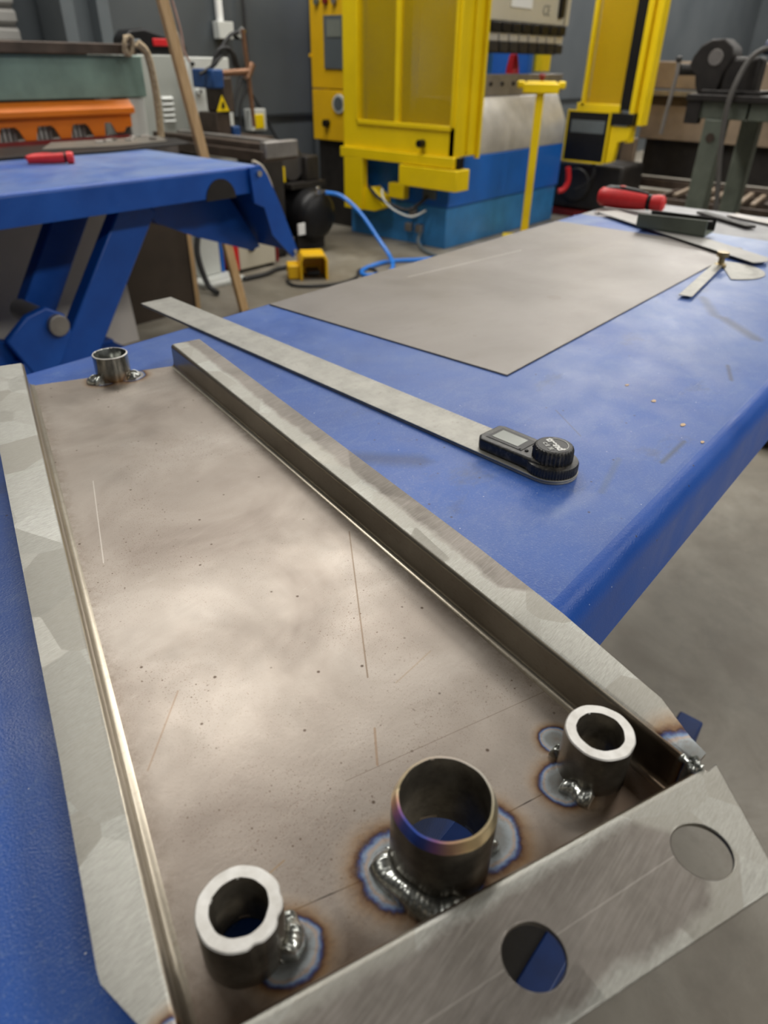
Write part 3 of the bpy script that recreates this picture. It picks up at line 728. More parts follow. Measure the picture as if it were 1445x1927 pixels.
# digital angle rule
rule = thing('digital_angle_rule', 'long steel digital angle rule with black dial and small display, beside the tray', 'angle rule', (0.545, 0.55, 0.8))
E1, E0 = V((0.5990, 0.9550)), V((0.5330, 0.2380))
rd = (E0-E1).normalized(); rn = V((-rd.y, rd.x))         # rn points to +x side
if rn.x < 0: rn = -rn
HW = 0.0255
def rp(s, w): q = E0 - rd*s + rn*w; return q          # s metres from dial centre back along the blade
def rpt(s, w, z): q = rp(s, w); return V((q.x, q.y, z))
L_ = (E1-E0).length
def blade(name, L, z0, z1, hw, cut):
    pts = [rp(0, 0) + (rn*math.cos(R(a)) + rd*math.sin(R(a)))*hw for a in range(0, 181, 12)]
    pts += [rp(L, -hw), rp(L-cut, hw)]
    return plate(name, [(p.x, p.y) for p in pts], [], z0, z1, M['rule'], rule, (E0.x, E0.y, z0))
blade('lower_blade', L_-0.003, 0.8003, 0.8021, HW-0.0003, 0.0)
blade('upper_blade', L_, 0.8026, 0.8044, HW, 0.0)
# graduation ticks along both edges of the upper blade
mb = MB()
for k in range(int((L_-0.09)/0.005)):
    s = 0.085+k*0.005; ln = 0.0045 if k % 2 else 0.007
    a = rpt(s, HW-0.0005, 0.80441); b = rpt(s, HW-0.0005-ln, 0.80441)
    mb.bar(a, b, 0.0003, 0.0001)
mb.build('graduation_marks', M['greyink'], rule)
mb = MB()
for k in range(int((L_-0.09)/0.005)):
    s = 0.085+k*0.005; ln = 0.0045 if k % 2 else 0.007
    mb.bar(rpt(s, -HW+0.0005, 0.80441), rpt(s, -HW+0.0005+ln, 0.80441), 0.0003, 0.0001)
mb.build('graduation_marks', M['greyink'], rule)
# housing
def oprism(mb, poly, z0, z1):
    mb.prism(poly, (0, 0, z1-z0), lambda s, w: rpt(s, w, z0)); return mb
mb = MB(); oprism(mb, [(0.0, -0.020), (0.0, 0.019), (0.068, 0.0195), (0.074, 0.0165), (0.0745, -0.014), (0.069, -0.0205)], 0.8044, 0.8165)
hs = mb.build('housing', M['dirtyblack'], rule, bevel=0.0022, seg=3)
mb = MB(); oprism(mb, [(0.026, -0.013), (0.026, 0.0125), (0.067, 0.0135), (0.067, -0.013)], 0.8165, 0.8170); mb.build('screen_frame', M['black'], hs, bevel=.0003)
mb = MB(); oprism(mb, [(0.033, -0.009), (0.033, 0.0085), (0.063, 0.009), (0.063, -0.009)], 0.8170, 0.81725); mb.build('screen', M['screen'], hs)
for w in (-0.009, 0.0035):
    mb = MB(); mb.lathe([(0.0, 0), (0.0019, 0), (0.0019, 0.0009), (0.0012, 0.0013), (0.0, 0.0013)], rpt(0.0225, w, 0.8165), n=16); mb.build('button', M['rubber'], hs)
mb = MB(); mb.lathe([(0, 0), (0.0012, 0), (0.0012, 0.0006), (0, 0.0006)], rpt(0.0290, -0.0105, 0.8169), n=12); mb.build('button', M['black'], hs)
# dial ring and lock knob
c0 = rpt(0, 0, 0.8044)
def ridged(nr, dep): return lambda r, h, a: r - (dep if (math.sin(nr*a) > 0.1) else 0)*(1 if r > 0.0145 else 0)
def ridged_lathe(mb, prof, c, nr, dep, rim):
    return mb.lathe(prof, c, n=nr*4, rfun=lambda r, h, a: r - (dep*(0.5-0.5*math.cos(nr*a)) if r >= rim else 0))
mb = MB(); ridged_lathe(mb, [(0, 0), (0.0245, 0), (0.0248, 0.002), (0.0248, 0.0080), (0.0238, 0.0095), (0.0160, 0.0105), (0, 0.0105)], c0, 56, 0.0007, 0.024)
dl = mb.build('dial_ring', M['dirtyblack'], rule, ang=50)
mb = MB(); ridged_lathe(mb, [(0, 0), (0.0190, 0), (0.0186, 0.0100), (0.0178, 0.0122), (0.0165, 0.0130), (0, 0.0130)], c0+V((0, 0, 0.0105)), 30, 0.0013, 0.0178)
kn = mb.build('lock_knob', M['dirtyblack'], rule, ang=50)
ztop = 0.8044+0.0105+0.0130
cc = rpt(0, 0, ztop)
mb = MB(); mb.lathe([(0, 0), (0.0152, 0), (0.0152, 0.0003), (0, 0.0003)], cc, n=48); mb.build('knob_disc', M['black'], kn)
tx = V((-0.52, -0.85, 0)).normalized(); ty = V((-tx.y, tx.x, 0))
text('lettering', 'trend', 0.0108, cc+ty*0.0010+V((0, 0, 0.0005)), tx, ty, M['whiteink'], kn, bold=0.00045)
text('lettering', 'C E', 0.0052, cc-ty*0.0070-tx*0.0030+V((0, 0, 0.0005)), tx, ty, M['whiteink'], kn, bold=0.0001)
mb = MB()   # crossed-out bin mark and the printed arc
b0 = cc-ty*0.0070+tx*0.0060+V((0, 0, 0.0006))
for a, b in (((-.0017, .0018), (-.0012, -.0018)), ((-.0012, -.0018), (.0012, -.0018)), ((.0012, -.0018), (.0017, .0018)), ((-.0021, .0018), (.0021, .0018)), ((-.0023, .0024), (.0023, -.0024)), ((.0023, .0024), (-.0023, -.0024))):
    mb.bar(b0+tx*a[0]+ty*a[1], b0+tx*b[0]+ty*b[1], 0.0004, 0.0002)
mb.build('bin_symbol', M['whiteink'], kn)
mb = MB(); prev = None
for k in range(27):
    a = R(10+k*5.6); q = cc+(tx*math.cos(a)+ty*math.sin(a))*0.0128+V((0, 0, 0.0006))
    if prev is not None: mb.bar(prev, q, 0.0005, 0.0002)
    prev = q
mb.build('printed_arc', M['whiteink'], kn)
mb = MB(); mb.bar(cc+(-ty*0.0185)+V((0, 0, -0.0075)), cc+(-ty*0.0165)+V((0, 0, -0.0075)), 0.0026, 0.012)
mb.build('pointer', M['black'], dl, bevel=.0004)

# protractor
pr = thing('protractor', 'steel protractor with swinging arm and brass thumb nut at the corner of the sheet', 'protractor', (1.42, 0.36, 0.8))
ctr = V((1.4300, 0.3640))
ad = (V((1.188, 0.349))-V((1.4450, 0.3790))).normalized(); an = V((-ad.y, ad.x))
pts = [(ctr.x+0.072*math.cos(R(a-62)), ctr.y+0.072*math.sin(R(a-62))) for a in range(-90, 91, 8)]
plate('protractor_plate', pts, [], 0.8005, 0.8017, M['rule'], pr, (ctr.x, ctr.y, 0.8005))
a0 = V((1.4800, 0.3830)); a1 = a0+ad*0.292
plate('arm', [tuple(a0+an*0.009), tuple(a0-an*0.009), tuple(a1-an*0.0105), tuple(a1+an*0.0105)], [], 0.8045, 0.8057, M['rule'], pr, (a0.x, a0.y, 0.8045))
MB().lathe([(0, 0), (0.010, 0), (0.011, 0.004), (0.006, 0.006), (0.0055, 0.016), (0.011, 0.018), (0.011, 0.026), (0, 0.026)], (1.449, 0.376, 0.8017), n=20).build('thumb_nut', flat('brass', (0.35, 0.27, 0.13), 0.8, 0.35), pr)
mb = MB()
for k in range(5):
    a = R(-95+k*16); q = ctr+V((math.cos(a), math.sin(a)))*0.050
    mb.bar((q.x, q.y, 0.8018), (q.x+0.012*math.cos(R(-62)), q.y+0.012*math.sin(R(-62)), 0.8018), 0.0016, 0.0003)
mb.build('engraved_marks', M['greyink'], pr)

# long straightedge and grey-green folded bracket at the far end
so = plate('straightedge', [(1.8421, 0.7611), (1.7795, 0.7825), (1.4950, 0.3300), (1.5268, 0.3123), (1.5594, 0.3210)], [], 0.8022, 0.8040, flat('pale_steel_rule', (0.36, 0.35, 0.33), 0.3, 0.5), None, (1.67, 0.55, 0.8022))
so.location.z += 0.004
tag(so, 'long pale steel straightedge lying across the far corner of the sheet', 'straightedge')
br = thing('angle_bracket', 'grey-green folded metal bracket resting on the pale straightedge', 'bracket', (1.72, 0.56, 0.8))
b0, b1 = V((1.6580, 0.6330)), V((1.6550, 0.4780)); bd = (b1-b0).normalized(); bn = V((-bd.y, bd.x));
if bn.x < 0: bn = -bn
L = (b1-b0).length
def bp(s, w, z): q = b0+bd*s+bn*w; return V((q.x, q.y, z))
mb = MB()
mb.prism([(0, 0.8085), (L, 0.8085), (L, 0.842), (0, 0.838)], bn.to_3d()*0.004, lambda s, z: bp(s, 0, z))
mb.prism([(0, 0.0), (L, 0.0), (L*0.96, 0.075), (0.0, 0.085)], (0, 0, 0.003), lambda s, w: bp(s, w, 0.8085))
mb.build('channel_body', M['greendark'], br, bevel=.0008)
mb = MB(); mb.prism([(0.0, 0.8115), (0.150, 0.8115), (0.150, 0.838), (0.0, 0.836)], bn.to_3d()*0.003, lambda s, z: bp(s, 0.075-0.0*s, z)); mb.build('back_flange', M['blackdull'], br, bevel=.0006)
mb = MB(); mb.bar(bp(0.03, 0.02, 0.816), bp(0.15, 0.05, 0.832), 0.012, 0.006); mb.build('clamp_bar', M['blackdull'], br)
MB().cyl(bp(0.09, 0.04, 0.8115), bp(0.09, 0.04, 0.833), 0.006).build('thumb_screw', flat('green_knob', (0.02, 0.09, 0.06)), br)

# red handled tool
tl = thing('power_tool', 'red and black handled tool lying at the far end of the near lift table', 'power tool', (1.90, 0.74, 0.8))
a, b = V((1.905, 0.842, 0.826)), V((1.925, 0.672, 0.822))
d = (b-a).normalized(); n3 = V((0, 0, 1)).cross(d).normalized()
def blob(mb, a, b, prof, fy=1.0, fz=1.0, n=28, lift=0):
    a, b = V(a), V(b); d = (b-a); L = d.length; d.normalize(); s = V((0, 0, 1)).cross(d).normalized(); u = d.cross(s)
    if u.z < 0: u = -u
    rings = []
    for t, r in prof:
        rings.append([a+d*(t*L)+(s*math.cos(q)*fy+u*math.sin(q)*fz)*r+u*lift for q in [2*math.pi*k/n for k in range(n)]])
    mb.rings(rings); return mb
mb = blob(MB(), a, b, [(0, .004), (0.0, .016), (.04, .022), (.15, .025), (.4, .025), (.62, .022), (.74, .019), (.76, .004)], 1.0, 1.0)
mb.build('grip', M['red'], tl, bevel=0)
mb = blob(MB(), a+V((0, 0, .008)), b+V((0, 0, .008)), [(0.03, .004), (.06, .014), (.15, .021), (.4, .0215), (.62, .018), (.74, .014), (.755, .004)], .72, 1.0); mb.build('top_cover', M['black'], tl)
mb = blob(MB(), a, b, [(.75, .010), (.755, .0185), (.80, .0185), (.805, .010)]); mb.build('collar', M['black'], tl)
mb = blob(MB(), a, b, [(.80, .008), (.805, .0175), (.88, .020), (.97, .0195), (1.0, .014), (1.005, .003)]); mb.build('nose', M['red'], tl)
MB().lathe([(0, 0), (.0075, 0), (.0075, .0015), (0, .0015)], a.lerp(b, .34)+V((0, 0, .0285)), n=20).build('switch', M['redplastic'], tl)
tag(MB().bar((2.0, 0.600, 0.8025), (1.888, 0.445, 0.8025), 0.028, 0.006).build('steel_bar', M['blackdull'], bevel=.001), 'thin dark flat bar lying on the grey end plate', 'steel bar')
tag(MB().bar((1.96, 0.36, 0.801), (2.03, 0.53, 0.801), 0.045, 0.004).build('metal_offcut', M['greysteel'], bevel=.001), 'small grey strip of metal on the far right end plate', 'offcut')
tag(plate('paper_scrap', [(1.80, 0.80), (1.845, 0.815), (1.87, 0.79), (1.83, 0.775)], [], 0.8, 0.8008, M['greysteel'], None, (1.83, 0.8, 0.8)), 'small torn grey scrap beside the red and black tool', 'scrap')

# red handled pliers on the second lift table
pl = thing('pliers', 'red handled pliers lying on the second lift table', 'pliers', (1.36, 2.64, 0.8))
a, b = V((1.245, 2.635, 0.8155)), V((1.372, 2.555, 0.8195))
mb = blob(MB(), a, b, [(0, .006), (.01, .013), (.3, .015), (.7, .0165), (.80, .0165), (.81, .006)], .8, 1.0); mb.build('handle', M['red'], pl)
mb = blob(MB(), a, b, [(.80, .006), (.805, .0155), (.85, .0155), (.855, .006)]); mb.build('collar', M['black'], pl)
mb = blob(MB(), a, b, [(.85, .008), (.855, .019), (.95, .020), (1.0, .016), (1.01, .005)]); mb.build('pivot_cover', M['red'], pl)
mb = MB().tube([a+V((0.004, .010, .004)), a+V((.04, .03, .006)), a+V((.075, .018, .008)), a+V((.09, -.03, .008))], .007); mb.build('handle', M['red'], pl)
# things on the near lift table: small flakes of paint and swarf
for k, (x, y, s) in enumerate(((0.7561, 0.2274, .006), (0.7800, 0.2695, .004), (0.690, 0.150, .004), (0.7164, 0.180, .005))):
    pts = [(x+s*(0.6+0.5*random.random())*math.cos(q), y+s*(0.35+0.3*random.random())*math.sin(q)) for q in [R(v) for v in range(0, 360, 60)]]
    tag(plate('paint_flake', pts, [], 0.8, 0.8006, flat('tan_flake', (0.62, 0.42, 0.22)), None, (x, y, 0.8), edge=.0001), 'tiny tan flake lying near the right edge of the near lift table', 'flake', 'tan flakes on the near lift table')

# ------------------------------------------------------------------ guillotine shear behind the second lift table
sh = thing('guillotine_shear', 'grey-green guillotine shear with orange finger guard behind the second lift table', 'shear', (1.0, 3.5, 0))
MB().box(-0.8, 2.09, 3.16, 3.34, 1.122, 1.162).build('top_beam', M['brownsteel'], sh, bevel=.004)
MB().box(-0.8, 2.135, 3.20, 3.30, 0.962, 1.120).build('blade_beam', M['green'], sh, bevel=.005)
# finger guard
mb = MB(); top, cut, bot = 0.955, 0.868, 0.818
prof = [(-0.8, top), (-0.8, bot)]
x = -0.72
cuts = []
k = 0
xs = [1.585-0.155*j for j in range(14, 0, -1)] + [1.585, 1.740]
for xc in xs:
    prof += [(xc-0.014, bot), (xc, cut-.006), (xc+.006, cut), (xc+0.062, cut), (xc+0.075, cut-.012), (xc+0.093, bot)]
    cuts.append(xc)
prof += [(1.888, bot), (1.895, cut), (1.925, cut), (1.945, bot+.01), (1.985, bot+.01), (2.00, cut-.02), (2.03, cut-.02), (2.03, top)]
mb.prism(prof, (0, 0.006, 0), lambda x, z: V((x, 3.195, z)))
mb.prism([(3.195, 0.955), (3.155, 0.925), (3.155, 0.905), (3.195, 0.895)], (2.83, 0, 0), lambda y, z: V((-0.8, y, z)))
mb.build('finger_guard', M['orange'], sh, bevel=.002)
for xc in cuts[-6:]:
    mb = MB()
    for j in range(4): mb.box(xc+.006+j*0.021, xc+.018+j*0.021, 3.24, 3.26, 0.815, 0.90)
    mb.build('hold_down_foot', M['alu'], sh)
MB().box(-0.8, 2.0, 3.17, 3.20, 0.803, 0.818).build('blade_strip', M['darkred'], sh)
MB().box(-0.8, 2.14, 3.02, 3.75, 0.745, 0.803).build('bed', M['greysteel'], sh, bevel=.003)
MB().box(2.035, 2.125, 3.215, 3.70, 0.803, 0.960).build('end_frame', M['white'], sh, bevel=.004)
MB().box(-0.8, 2.0, 3.42, 3.72, 0.803, 1.13).build('rear_body', M['brownsteel'], sh)
for x0 in (-0.7, 1.2): MB().box(x0, x0+.12, 3.20, 3.70, 0, 0.745).build('leg_frame', M['greendark'], sh)
# twine and laths tied on the end of the shear
rp_ = thing('twine_bundle', 'knotted bundle of pale twine hung on the right end of the shear top beam', 'twine', (2.06, 3.13, 1.08))
mb = MB()
for k in range(7):
    q = k*0.9; mb.tube([(2.035+.02*math.cos(q+j), 3.135+.012*math.sin(2*j+q), 1.155+.035*math.sin(q+j*1.1)) for j in range(8)], .006, 7)
mb.build('knot', M['twine'], rp_)
lth = tag(MB().tube([(2.075, 3.125, 1.165), (2.115, 3.12, 1.12), (2.130, 3.12, 0.97), (2.130, 3.13, 0.806)], .016, 6).build('rope_strap', M['twine']), 'thick pale strap hanging down the right end of the shear', 'strap')

def slab(name, pts, z0, z1, m, label, cat, group=None):
    mb = MB(); mb.prism(pts, (0, 0, z1-z0), lambda x, y: V((x, y, z0))); return tag(mb.build(name, m, bevel=.001), label, cat, group)
slab('rubber_mat', [(-0.2, 2.78), (1.30, 2.80), (1.62, 2.755), (2.05, 2.80), (2.12, 3.0), (2.02, 3.10), (1.30, 3.12), (-0.2, 3.12)], 0.8035, 0.809, M['blackdull'], 'dark floppy mat between the second lift table and the shear', 'mat')
slab('cardboard_sheet', [(1.45, 2.93), (1.75, 2.86), (2.00, 2.90), (2.10, 3.10), (1.6, 3.14)], 0.8095, 0.813, flat('dusty_grey_sheet', (0.17, 0.155, 0.13)), 'dusty grey sheet lying on the dark mat under the orange guard', 'sheet')
for k in range(9):
    x, y = 1.72+0.035*k+random.random()*.02, 2.96+random.random()*.12
    mb = MB(); a = random.random()*3; mb.obox((x, y, 0.818), V((math.cos(a), math.sin(a), 0))*.016, V((-math.sin(a), math.cos(a), 0))*.007, (0, 0, .004))
    tag(mb.build('metal_offcut', M['greysteel'] if k % 2 else M['boardpale']), 'small metal offcut among the scraps at the right end of the shear bed', 'offcut', 'offcuts on the shear bed')

# boards leaning under and behind the second lift table
mb = MB(); mb.prism([(0.2, 0), (1.697, 0), (1.665, 0.66), (0.2, 0.66)], (0, 0.018, 0), lambda x, z: V((x, 2.90, z)))
tag(mb.build('pale_board', M['boardpale'], bevel=.001), 'large pale grey board standing on the floor behind the second lift table', 'board')
bb = thing('brown_board', 'dark brown board with a pale cut edge standing behind the pale board', 'board', (2.0, 3.1, 0))
MB().box(1.40, 2.175, 3.10, 3.118, 0, 0.70).build('face_panel', M['boarddark'], bb)
MB().box(2.175, 2.200, 3.094, 3.118, 0, 0.70).build('edge_strip', M['wood'], bb)
mb = MB(); mb.bar((2.325, 2.89, 0.0), (2.045, 2.95, 1.62), 0.046, 0.026, (0, 1, 0))
tag(mb.build('timber_lath', M['wood'], bevel=.002), 'long bare timber lath leaning upright beside the white cabinet', 'timber')
mb = MB(); mb.tube([(2.16, 2.97, 1.35), (2.20, 2.98, 1.22), (2.215, 2.99, 1.14), (2.245, 3.0, 1.10)], .0045)
tag(mb.build('hanging_wire', flat('pink_wire', (0.55, 0.38, 0.33))), 'thin pinkish wire hanging just right of the timber lath', 'wire')
mb = MB(); mb.tube([(2.175, 3.02, 1.35), (2.19, 3.03, 1.25), (2.235, 3.04, 1.19), (2.25, 3.05, 1.12)], .0035)
tag(mb.build('hanging_wire', flat('pale_wire', (0.50, 0.46, 0.42))), 'thin pale grey wire hanging beside the pinkish wire', 'wire')

# ------------------------------------------------------------------ white cabinet, spot welder, wall fittings
cb = thing('white_cabinet', 'white metal machine cabinet with louvred vents behind the timber lath', 'cabinet', (2.9, 4.05, 0))
MB().box(2.42, 2.86, 3.90, 4.28, 0.0, 1.125).build('body', flat('grey_white_enamel', (0.40, 0.42, 0.385), 0, 0.45, 0.06, 6), cb, bevel=.006)
MB().box(2.86, 3.17, 3.86, 4.28, 0.0, 1.118).build('door', M['white'], cb, bevel=.006)
for k in range(5):
    MB().prism([(0, 0), (-.012, .004), (0, .016)], (0.075, 0, 0), lambda d, z, k=k: V((2.69, 3.90+d, 0.80+k*0.028+z))).build('louvre', M['white'], cb)
MB().cyl((2.90, 3.845, 1.085), (2.90, 3.862, 1.085), 0.010).build('bolt', M['black'], cb)
MB().cyl((2.925, 3.845, 0.95), (2.925, 3.862, 0.95), 0.018).build('lock', M['white'], cb, bevel=.001)
MB().cyl((2.93, 3.842, 0.95), (2.93, 3.846, 0.95), 0.007).build('keyhole', M['black'], cb)
cs = thing('tool_case', 'black and red power tool lying on top of the white cabinet', 'power tool', (2.70, 3.98, 1.125))
mb = MB(); mb.prism([(2.52, 1.127), (2.53, 1.20), (2.57, 1.235), (2.66, 1.245), (2.78, 1.215), (2.90, 1.20), (2.93, 1.16), (2.92, 1.127)], (0, .12, 0), lambda x, z: V((x, 3.92, z))); mb.build('body', M['black'], cs, bevel=.012, seg=3)
mb = MB().box(2.70, 2.80, 3.912, 3.925, 1.165, 1.20); mb.build('red_panel', M['redplastic'], cs, bevel=.004)
mb = MB().box(2.575, 2.625, 3.912, 3.925, 1.15, 1.195); mb.build('grey_window', M['panelgrey'], cs, bevel=.008)

sw = thing('spot_welder', 'small blue and brown upright machine with horizontal arm in front of the white cabinet', 'machine', (2.88, 3.6, 0))
MB().box(2.80, 2.90, 3.56, 3.72, 0.736, 0.86).build('column', M['brownsteel'], sw, bevel=.006)
MB().box(2.785, 2.865, 3.54, 3.72, 0.975, 1.065).build('head', M['darkblue'], sw, bevel=.008)
MB().box(2.85, 2.92, 3.54, 3.70, 0.86, 1.03).build('throat', M['brownsteel'], sw, bevel=.01)
MB().cyl((2.86, 3.56, 1.045), (3.075, 3.56, 1.055), 0.017).build('arm', M['copper'], sw)
MB().cyl((3.04, 3.56, 1.02), (3.09, 3.56, 1.09), 0.02).build('arm_clamp', M['copper'], sw)
MB().tube([(3.04, 3.56, 1.25), (3.055, 3.56, 1.06), (3.07, 3.56, 0.78)], 0.012).build('electrode_rod', M['copper'], sw)
MB().box(2.90, 2.95, 3.54, 3.60, 0.736, 0.79).build('lower_clamp', M['darkblue'], sw, bevel=.006)
wt = MB(); wt.prism([(2.775, 0.868), (2.862, 0.868), (2.8185, 0.945)], (0, .003, 0), lambda x, z: V((x, 3.516, z))); wt.build('warning_triangle', M['yellow'], sw)
mb = MB(); mb.prism([(2.806, 0.882), (2.832, 0.882), (2.829, 0.905), (2.819, 0.918), (2.809, 0.900)], (0, .002, 0), lambda x, z: V((x, 3.5145, z))); mb.build('hazard_symbol', M['black'], sw)
for k, pts in enumerate(([(3.04, 3.58, 1.235), (2.96, 3.57, 1.22), (2.88, 3.57, 1.15), (2.84, 3.57, 1.09), (2.75, 3.60, 1.04)],
                         [(3.00, 3.58, 1.07), (2.96, 3.56, 1.14), (2.90, 3.56, 1.135), (2.84, 3.56, 1.10), (2.80, 3.58, 1.06)],
                         [(2.98, 3.58, 1.08), (2.93, 3.55, 1.155), (2.86, 3.56, 1.15), (2.82, 3.58, 1.07)])):
    MB().tube(pts, 0.010).build('hose', M['rubber'], sw)
MB().tube([(3.03, 3.58, 1.22), (3.06, 3.58, 1.25)], 0.018).build('hose_fitting', M['chrome'], sw)

sk = thing('wall_socket', 'white twin wall socket under a white conduit with black plug', 'socket', (3.74, 4.6, 1.25))
MB().box(3.69, 3.82, 4.565, 4.628, 1.225, 1.325).build('box', M['white'], sk, bevel=.004)
MB().box(3.725, 3.765, 4.60, 4.628, 1.325, 2.6).build('conduit', M['labelwhite'], sk)
MB().cyl((3.835, 4.57, 1.25), (3.835, 4.50, 1.25), .028).build('plug', M['black'], sk)
tag(MB().tube([(3.835, 4.50, 1.24), (3.86, 4.50, 1.1), (3.86, 4.52, 0.95), (3.80, 4.55, 0.8), (3.80, 4.56, 0.5)], .010).build('power_cable', M['rubber']), 'black flex running down the wall from the plug', 'cable')
tag(MB().tube([(3.95, 4.60, 1.9), (3.95, 4.60, 1.3), (3.94, 4.60, 1.1), (3.80, 4.60, 0.85), (3.72, 4.60, 0.55)], .011).build('power_cable', M['rubber']), 'black cable hanging from above, to the right of the conduit', 'cable')
tag(MB().tube([(3.88, 4.635, 1.10), (3.96, 4.635, 0.95), (4.09, 4.635, 0.78), (4.20, 4.635, 0.62), (4.3, 4.635, 0.5)], .007).build('power_cable', M['rubber']), 'thin black cable slanting down the wall towards the control cabinet', 'cable')
wb = thing('wall_box', 'small grey box with a yellow front fixed low on the wall', 'box', (4.0, 4.62, 0.68))
MB().box(3.90, 4.05, 4.55, 4.628, 0.655, 0.80).build('case', M['white'], wb, bevel=.006)
MB().box(3.93, 4.02, 4.54, 4.552, 0.67, 0.765).build('front', M['yellow'], wb, bevel=.006)

# rail bench in front of the spot welder
rb = thing('rail_bench', 'long dark machine bed with two steel rails behind the second lift table', 'machine bed', (2.72, 3.3, 0))
for x0 in (2.56, 2.72): MB().box(x0, x0+.045, 2.92, 3.84, 0.735, 0.765).build('rail', M['greysteel'] if x0 > 2.6 else M['brownsteel'], rb, bevel=.004)
MB().box(2.54, 2.78, 2.90, 3.84, 0.685, 0.735).build('bed', M['brownsteel'], rb, bevel=.006)
MB().box(2.785, 3.12, 3.45, 3.84, 0.70, 0.735).build('side_table', M['brownsteel'], rb, bevel=.004)
MB().box(2.60, 2.74, 3.65, 3.84, 0.0, 0.685).build('pedestal', M['blackdull'], rb, bevel=.006)
MB().box(2.55, 2.77, 2.885, 2.93, 0.70, 0.775).build('end_block', M['greysteel'], rb, bevel=.006)
bk = thing('black_cabinet', 'tall narrow black cabinet standing left of the compressor', 'cabinet', (3.235, 3.75, 0))
MB().box(3.15, 3.32, 3.60, 3.84, 0.03, 0.62).build('body', M['blackdull'], bk, bevel=.008)
MB().box(3.16, 3.31, 3.61, 3.83, 0.0, 0.03).build('plinth', M['black'], bk)

# welder under the bench
wl = thing('welding_set', 'white and red welding set on the floor under the hanging flap', 'welder', (2.95, 3.62, 0))
MB().box(2.80, 3.10, 3.48, 3.80, 0.02, 0.235).build('case', M['cream'], wl, bevel=.008)
MB().box(2.755, 2.80, 3.475, 3.80, 0.02, 0.245).build('front_panel', M['redplastic'], wl, bevel=.008)
MB().box(3.10, 3.12, 3.475, 3.80, 0.02, 0.205).build('rear_panel', M['darkred'], wl, bevel=.004)
MB().cyl((2.90, 3.465, 0.14), (2.90, 3.482, 0.14), .022).build('dial', M['black'], wl)
for x0 in (2.80, 3.06): MB().box(x0, x0+.03, 3.5, 3.78, 0, .02).build('foot', M['rubber'], wl)
st = thing('white_stand', 'white pedestal stand with a flat foot on the floor beside the brown board', 'stand', (2.60, 3.55, 0))
MB().box(2.50, 2.66, 3.48, 3.60, 0.03, 0.66).build('column', M['white'], st, bevel=.01)
MB().box(2.43, 2.72, 3.34, 3.62, 0.0, 0.03).build('foot', M['white'], st, bevel=.008)
MB().box(2.675, 2.70, 3.5, 3.52, 0.03, .64).build('cable_duct', M['pressblue'], st)
tag(MB().tube([(2.50, 3.38, 0.45), (2.44, 3.36, 0.32), (2.40, 3.34, 0.20), (2.40, 3.28, 0.05), (2.40, 3.20, 0.018)], .016).build('thick_cable', M['rubber']), 'thick black cable looping down in front of the white stand', 'cable')
tag(MB().tube([(2.70, 3.33, 0.015), (2.86, 3.32, 0.015), (3.00, 3.36, 0.015), (3.15, 3.34, 0.015), (3.28, 3.45, 0.015)], .014).build('floor_cable', M['rubber']), 'black cable lying on the floor in front of the welding set', 'cable')
tag(MB().tube([(2.86, 3.13, 0.010), (2.82, 3.02, 0.010), (2.90, 2.92, 0.010), (3.03, 2.86, 0.010), (3.20, 2.88, 0.010), (3.34, 2.98, 0.010), (3.42, 2.93, 0.010), (3.30, 2.80, 0.010), (3.16, 2.80, 0.010)], .009).build('floor_cable', M['rubber']), 'thin black flex curling on the floor from the yellow foot pedal', 'cable')

# yellow foot pedal with open hood
fp = thing('foot_pedal', 'yellow foot pedal with an open hood on the concrete floor', 'foot pedal', (3.06, 3.10, 0))
hx, hy = V((0.78, -0.62, 0)).normalized(), V((0.62, 0.78, 0)).normalized()
hc = V((3.055, 3.105, 0))
prof = [(-.085, 0), (-.085, .115), (-.065, .145), (.065, .145), (.085, .115), (.085, 0), (.070, 0), (.070, .108), (.058, .130), (-.058, .130), (-.070, .108), (-.070, 0)]
mb = MB(); mb.prism(prof, hy*0.16, lambda u, z: hc+hx*u+V((0, 0, z))-hy*.08); mb.build('hood', M['yellow_box'], fp, bevel=.003)
mb = MB(); mb.obox(hc+hy*0.078+V((0, 0, .066)), hx*.07, hy*.004, (0, 0, .064)); mb.build('back_wall', M['yellow_box'], fp)
mb = MB(); mb.obox(hc-hx*.12+V((0, 0, .045)), hx*.035, hy*.06, (0, 0, .04)); mb.build('side_block', M['yellow_box'], fp, bevel=.008)
mb = MB(); mb.obox(hc+V((0, 0, .035)), hx*.04, hy*.055, (0, 0, .012)); mb.build('treadle', M['black'], fp, bevel=.004)

# compressor
cp = thing('air_compressor', 'black air compressor with horizontal tank and motor, left of the press brake', 'compressor', (3.55, 3.8, 0))
tc = V((3.56, 3.55, 0.235)); R0 = 0.165
MB().lathe([(0, -.065), (.06, -.06), (.11, -.045), (.145, -.02), (R0, .02), (R0, .58), (.145, .62), (.09, .645), (0, .66)], tc, (0, 1, 0), 40).build('tank', M['black'], cp)
for yy in (3.62, 4.0):
    MB().box(3.43, 3.69, yy, yy+.03, 0.0, 0.11).build('foot', M['blackdull'], cp)
MB().cyl((3.40, 3.72, 0.09), (3.35, 3.72, 0.09), .09).build('wheel', M['rubber'], cp, bevel=.008)
MB().box(3.40, 3.72, 3.62, 4.1, 0.40, 0.43).build('deck', M['blackdull'], cp)
MB().lathe([(0, 0), (.08, 0), (.095, .02), (.095, .16), (.085, .18), (0, .18)], (3.42, 3.72, 0.53), (0, 1, 0), 28).build('motor', M['black'], cp)
MB().lathe([(0, 0), (.10, .005), (.115, .03), (.115, .08), (0, .09)], (3.50, 3.70, 0.54), (0, 1, 0), 28).build('fan_shroud', flat('grey_shroud', (0.055, 0.05, 0.048)), cp)
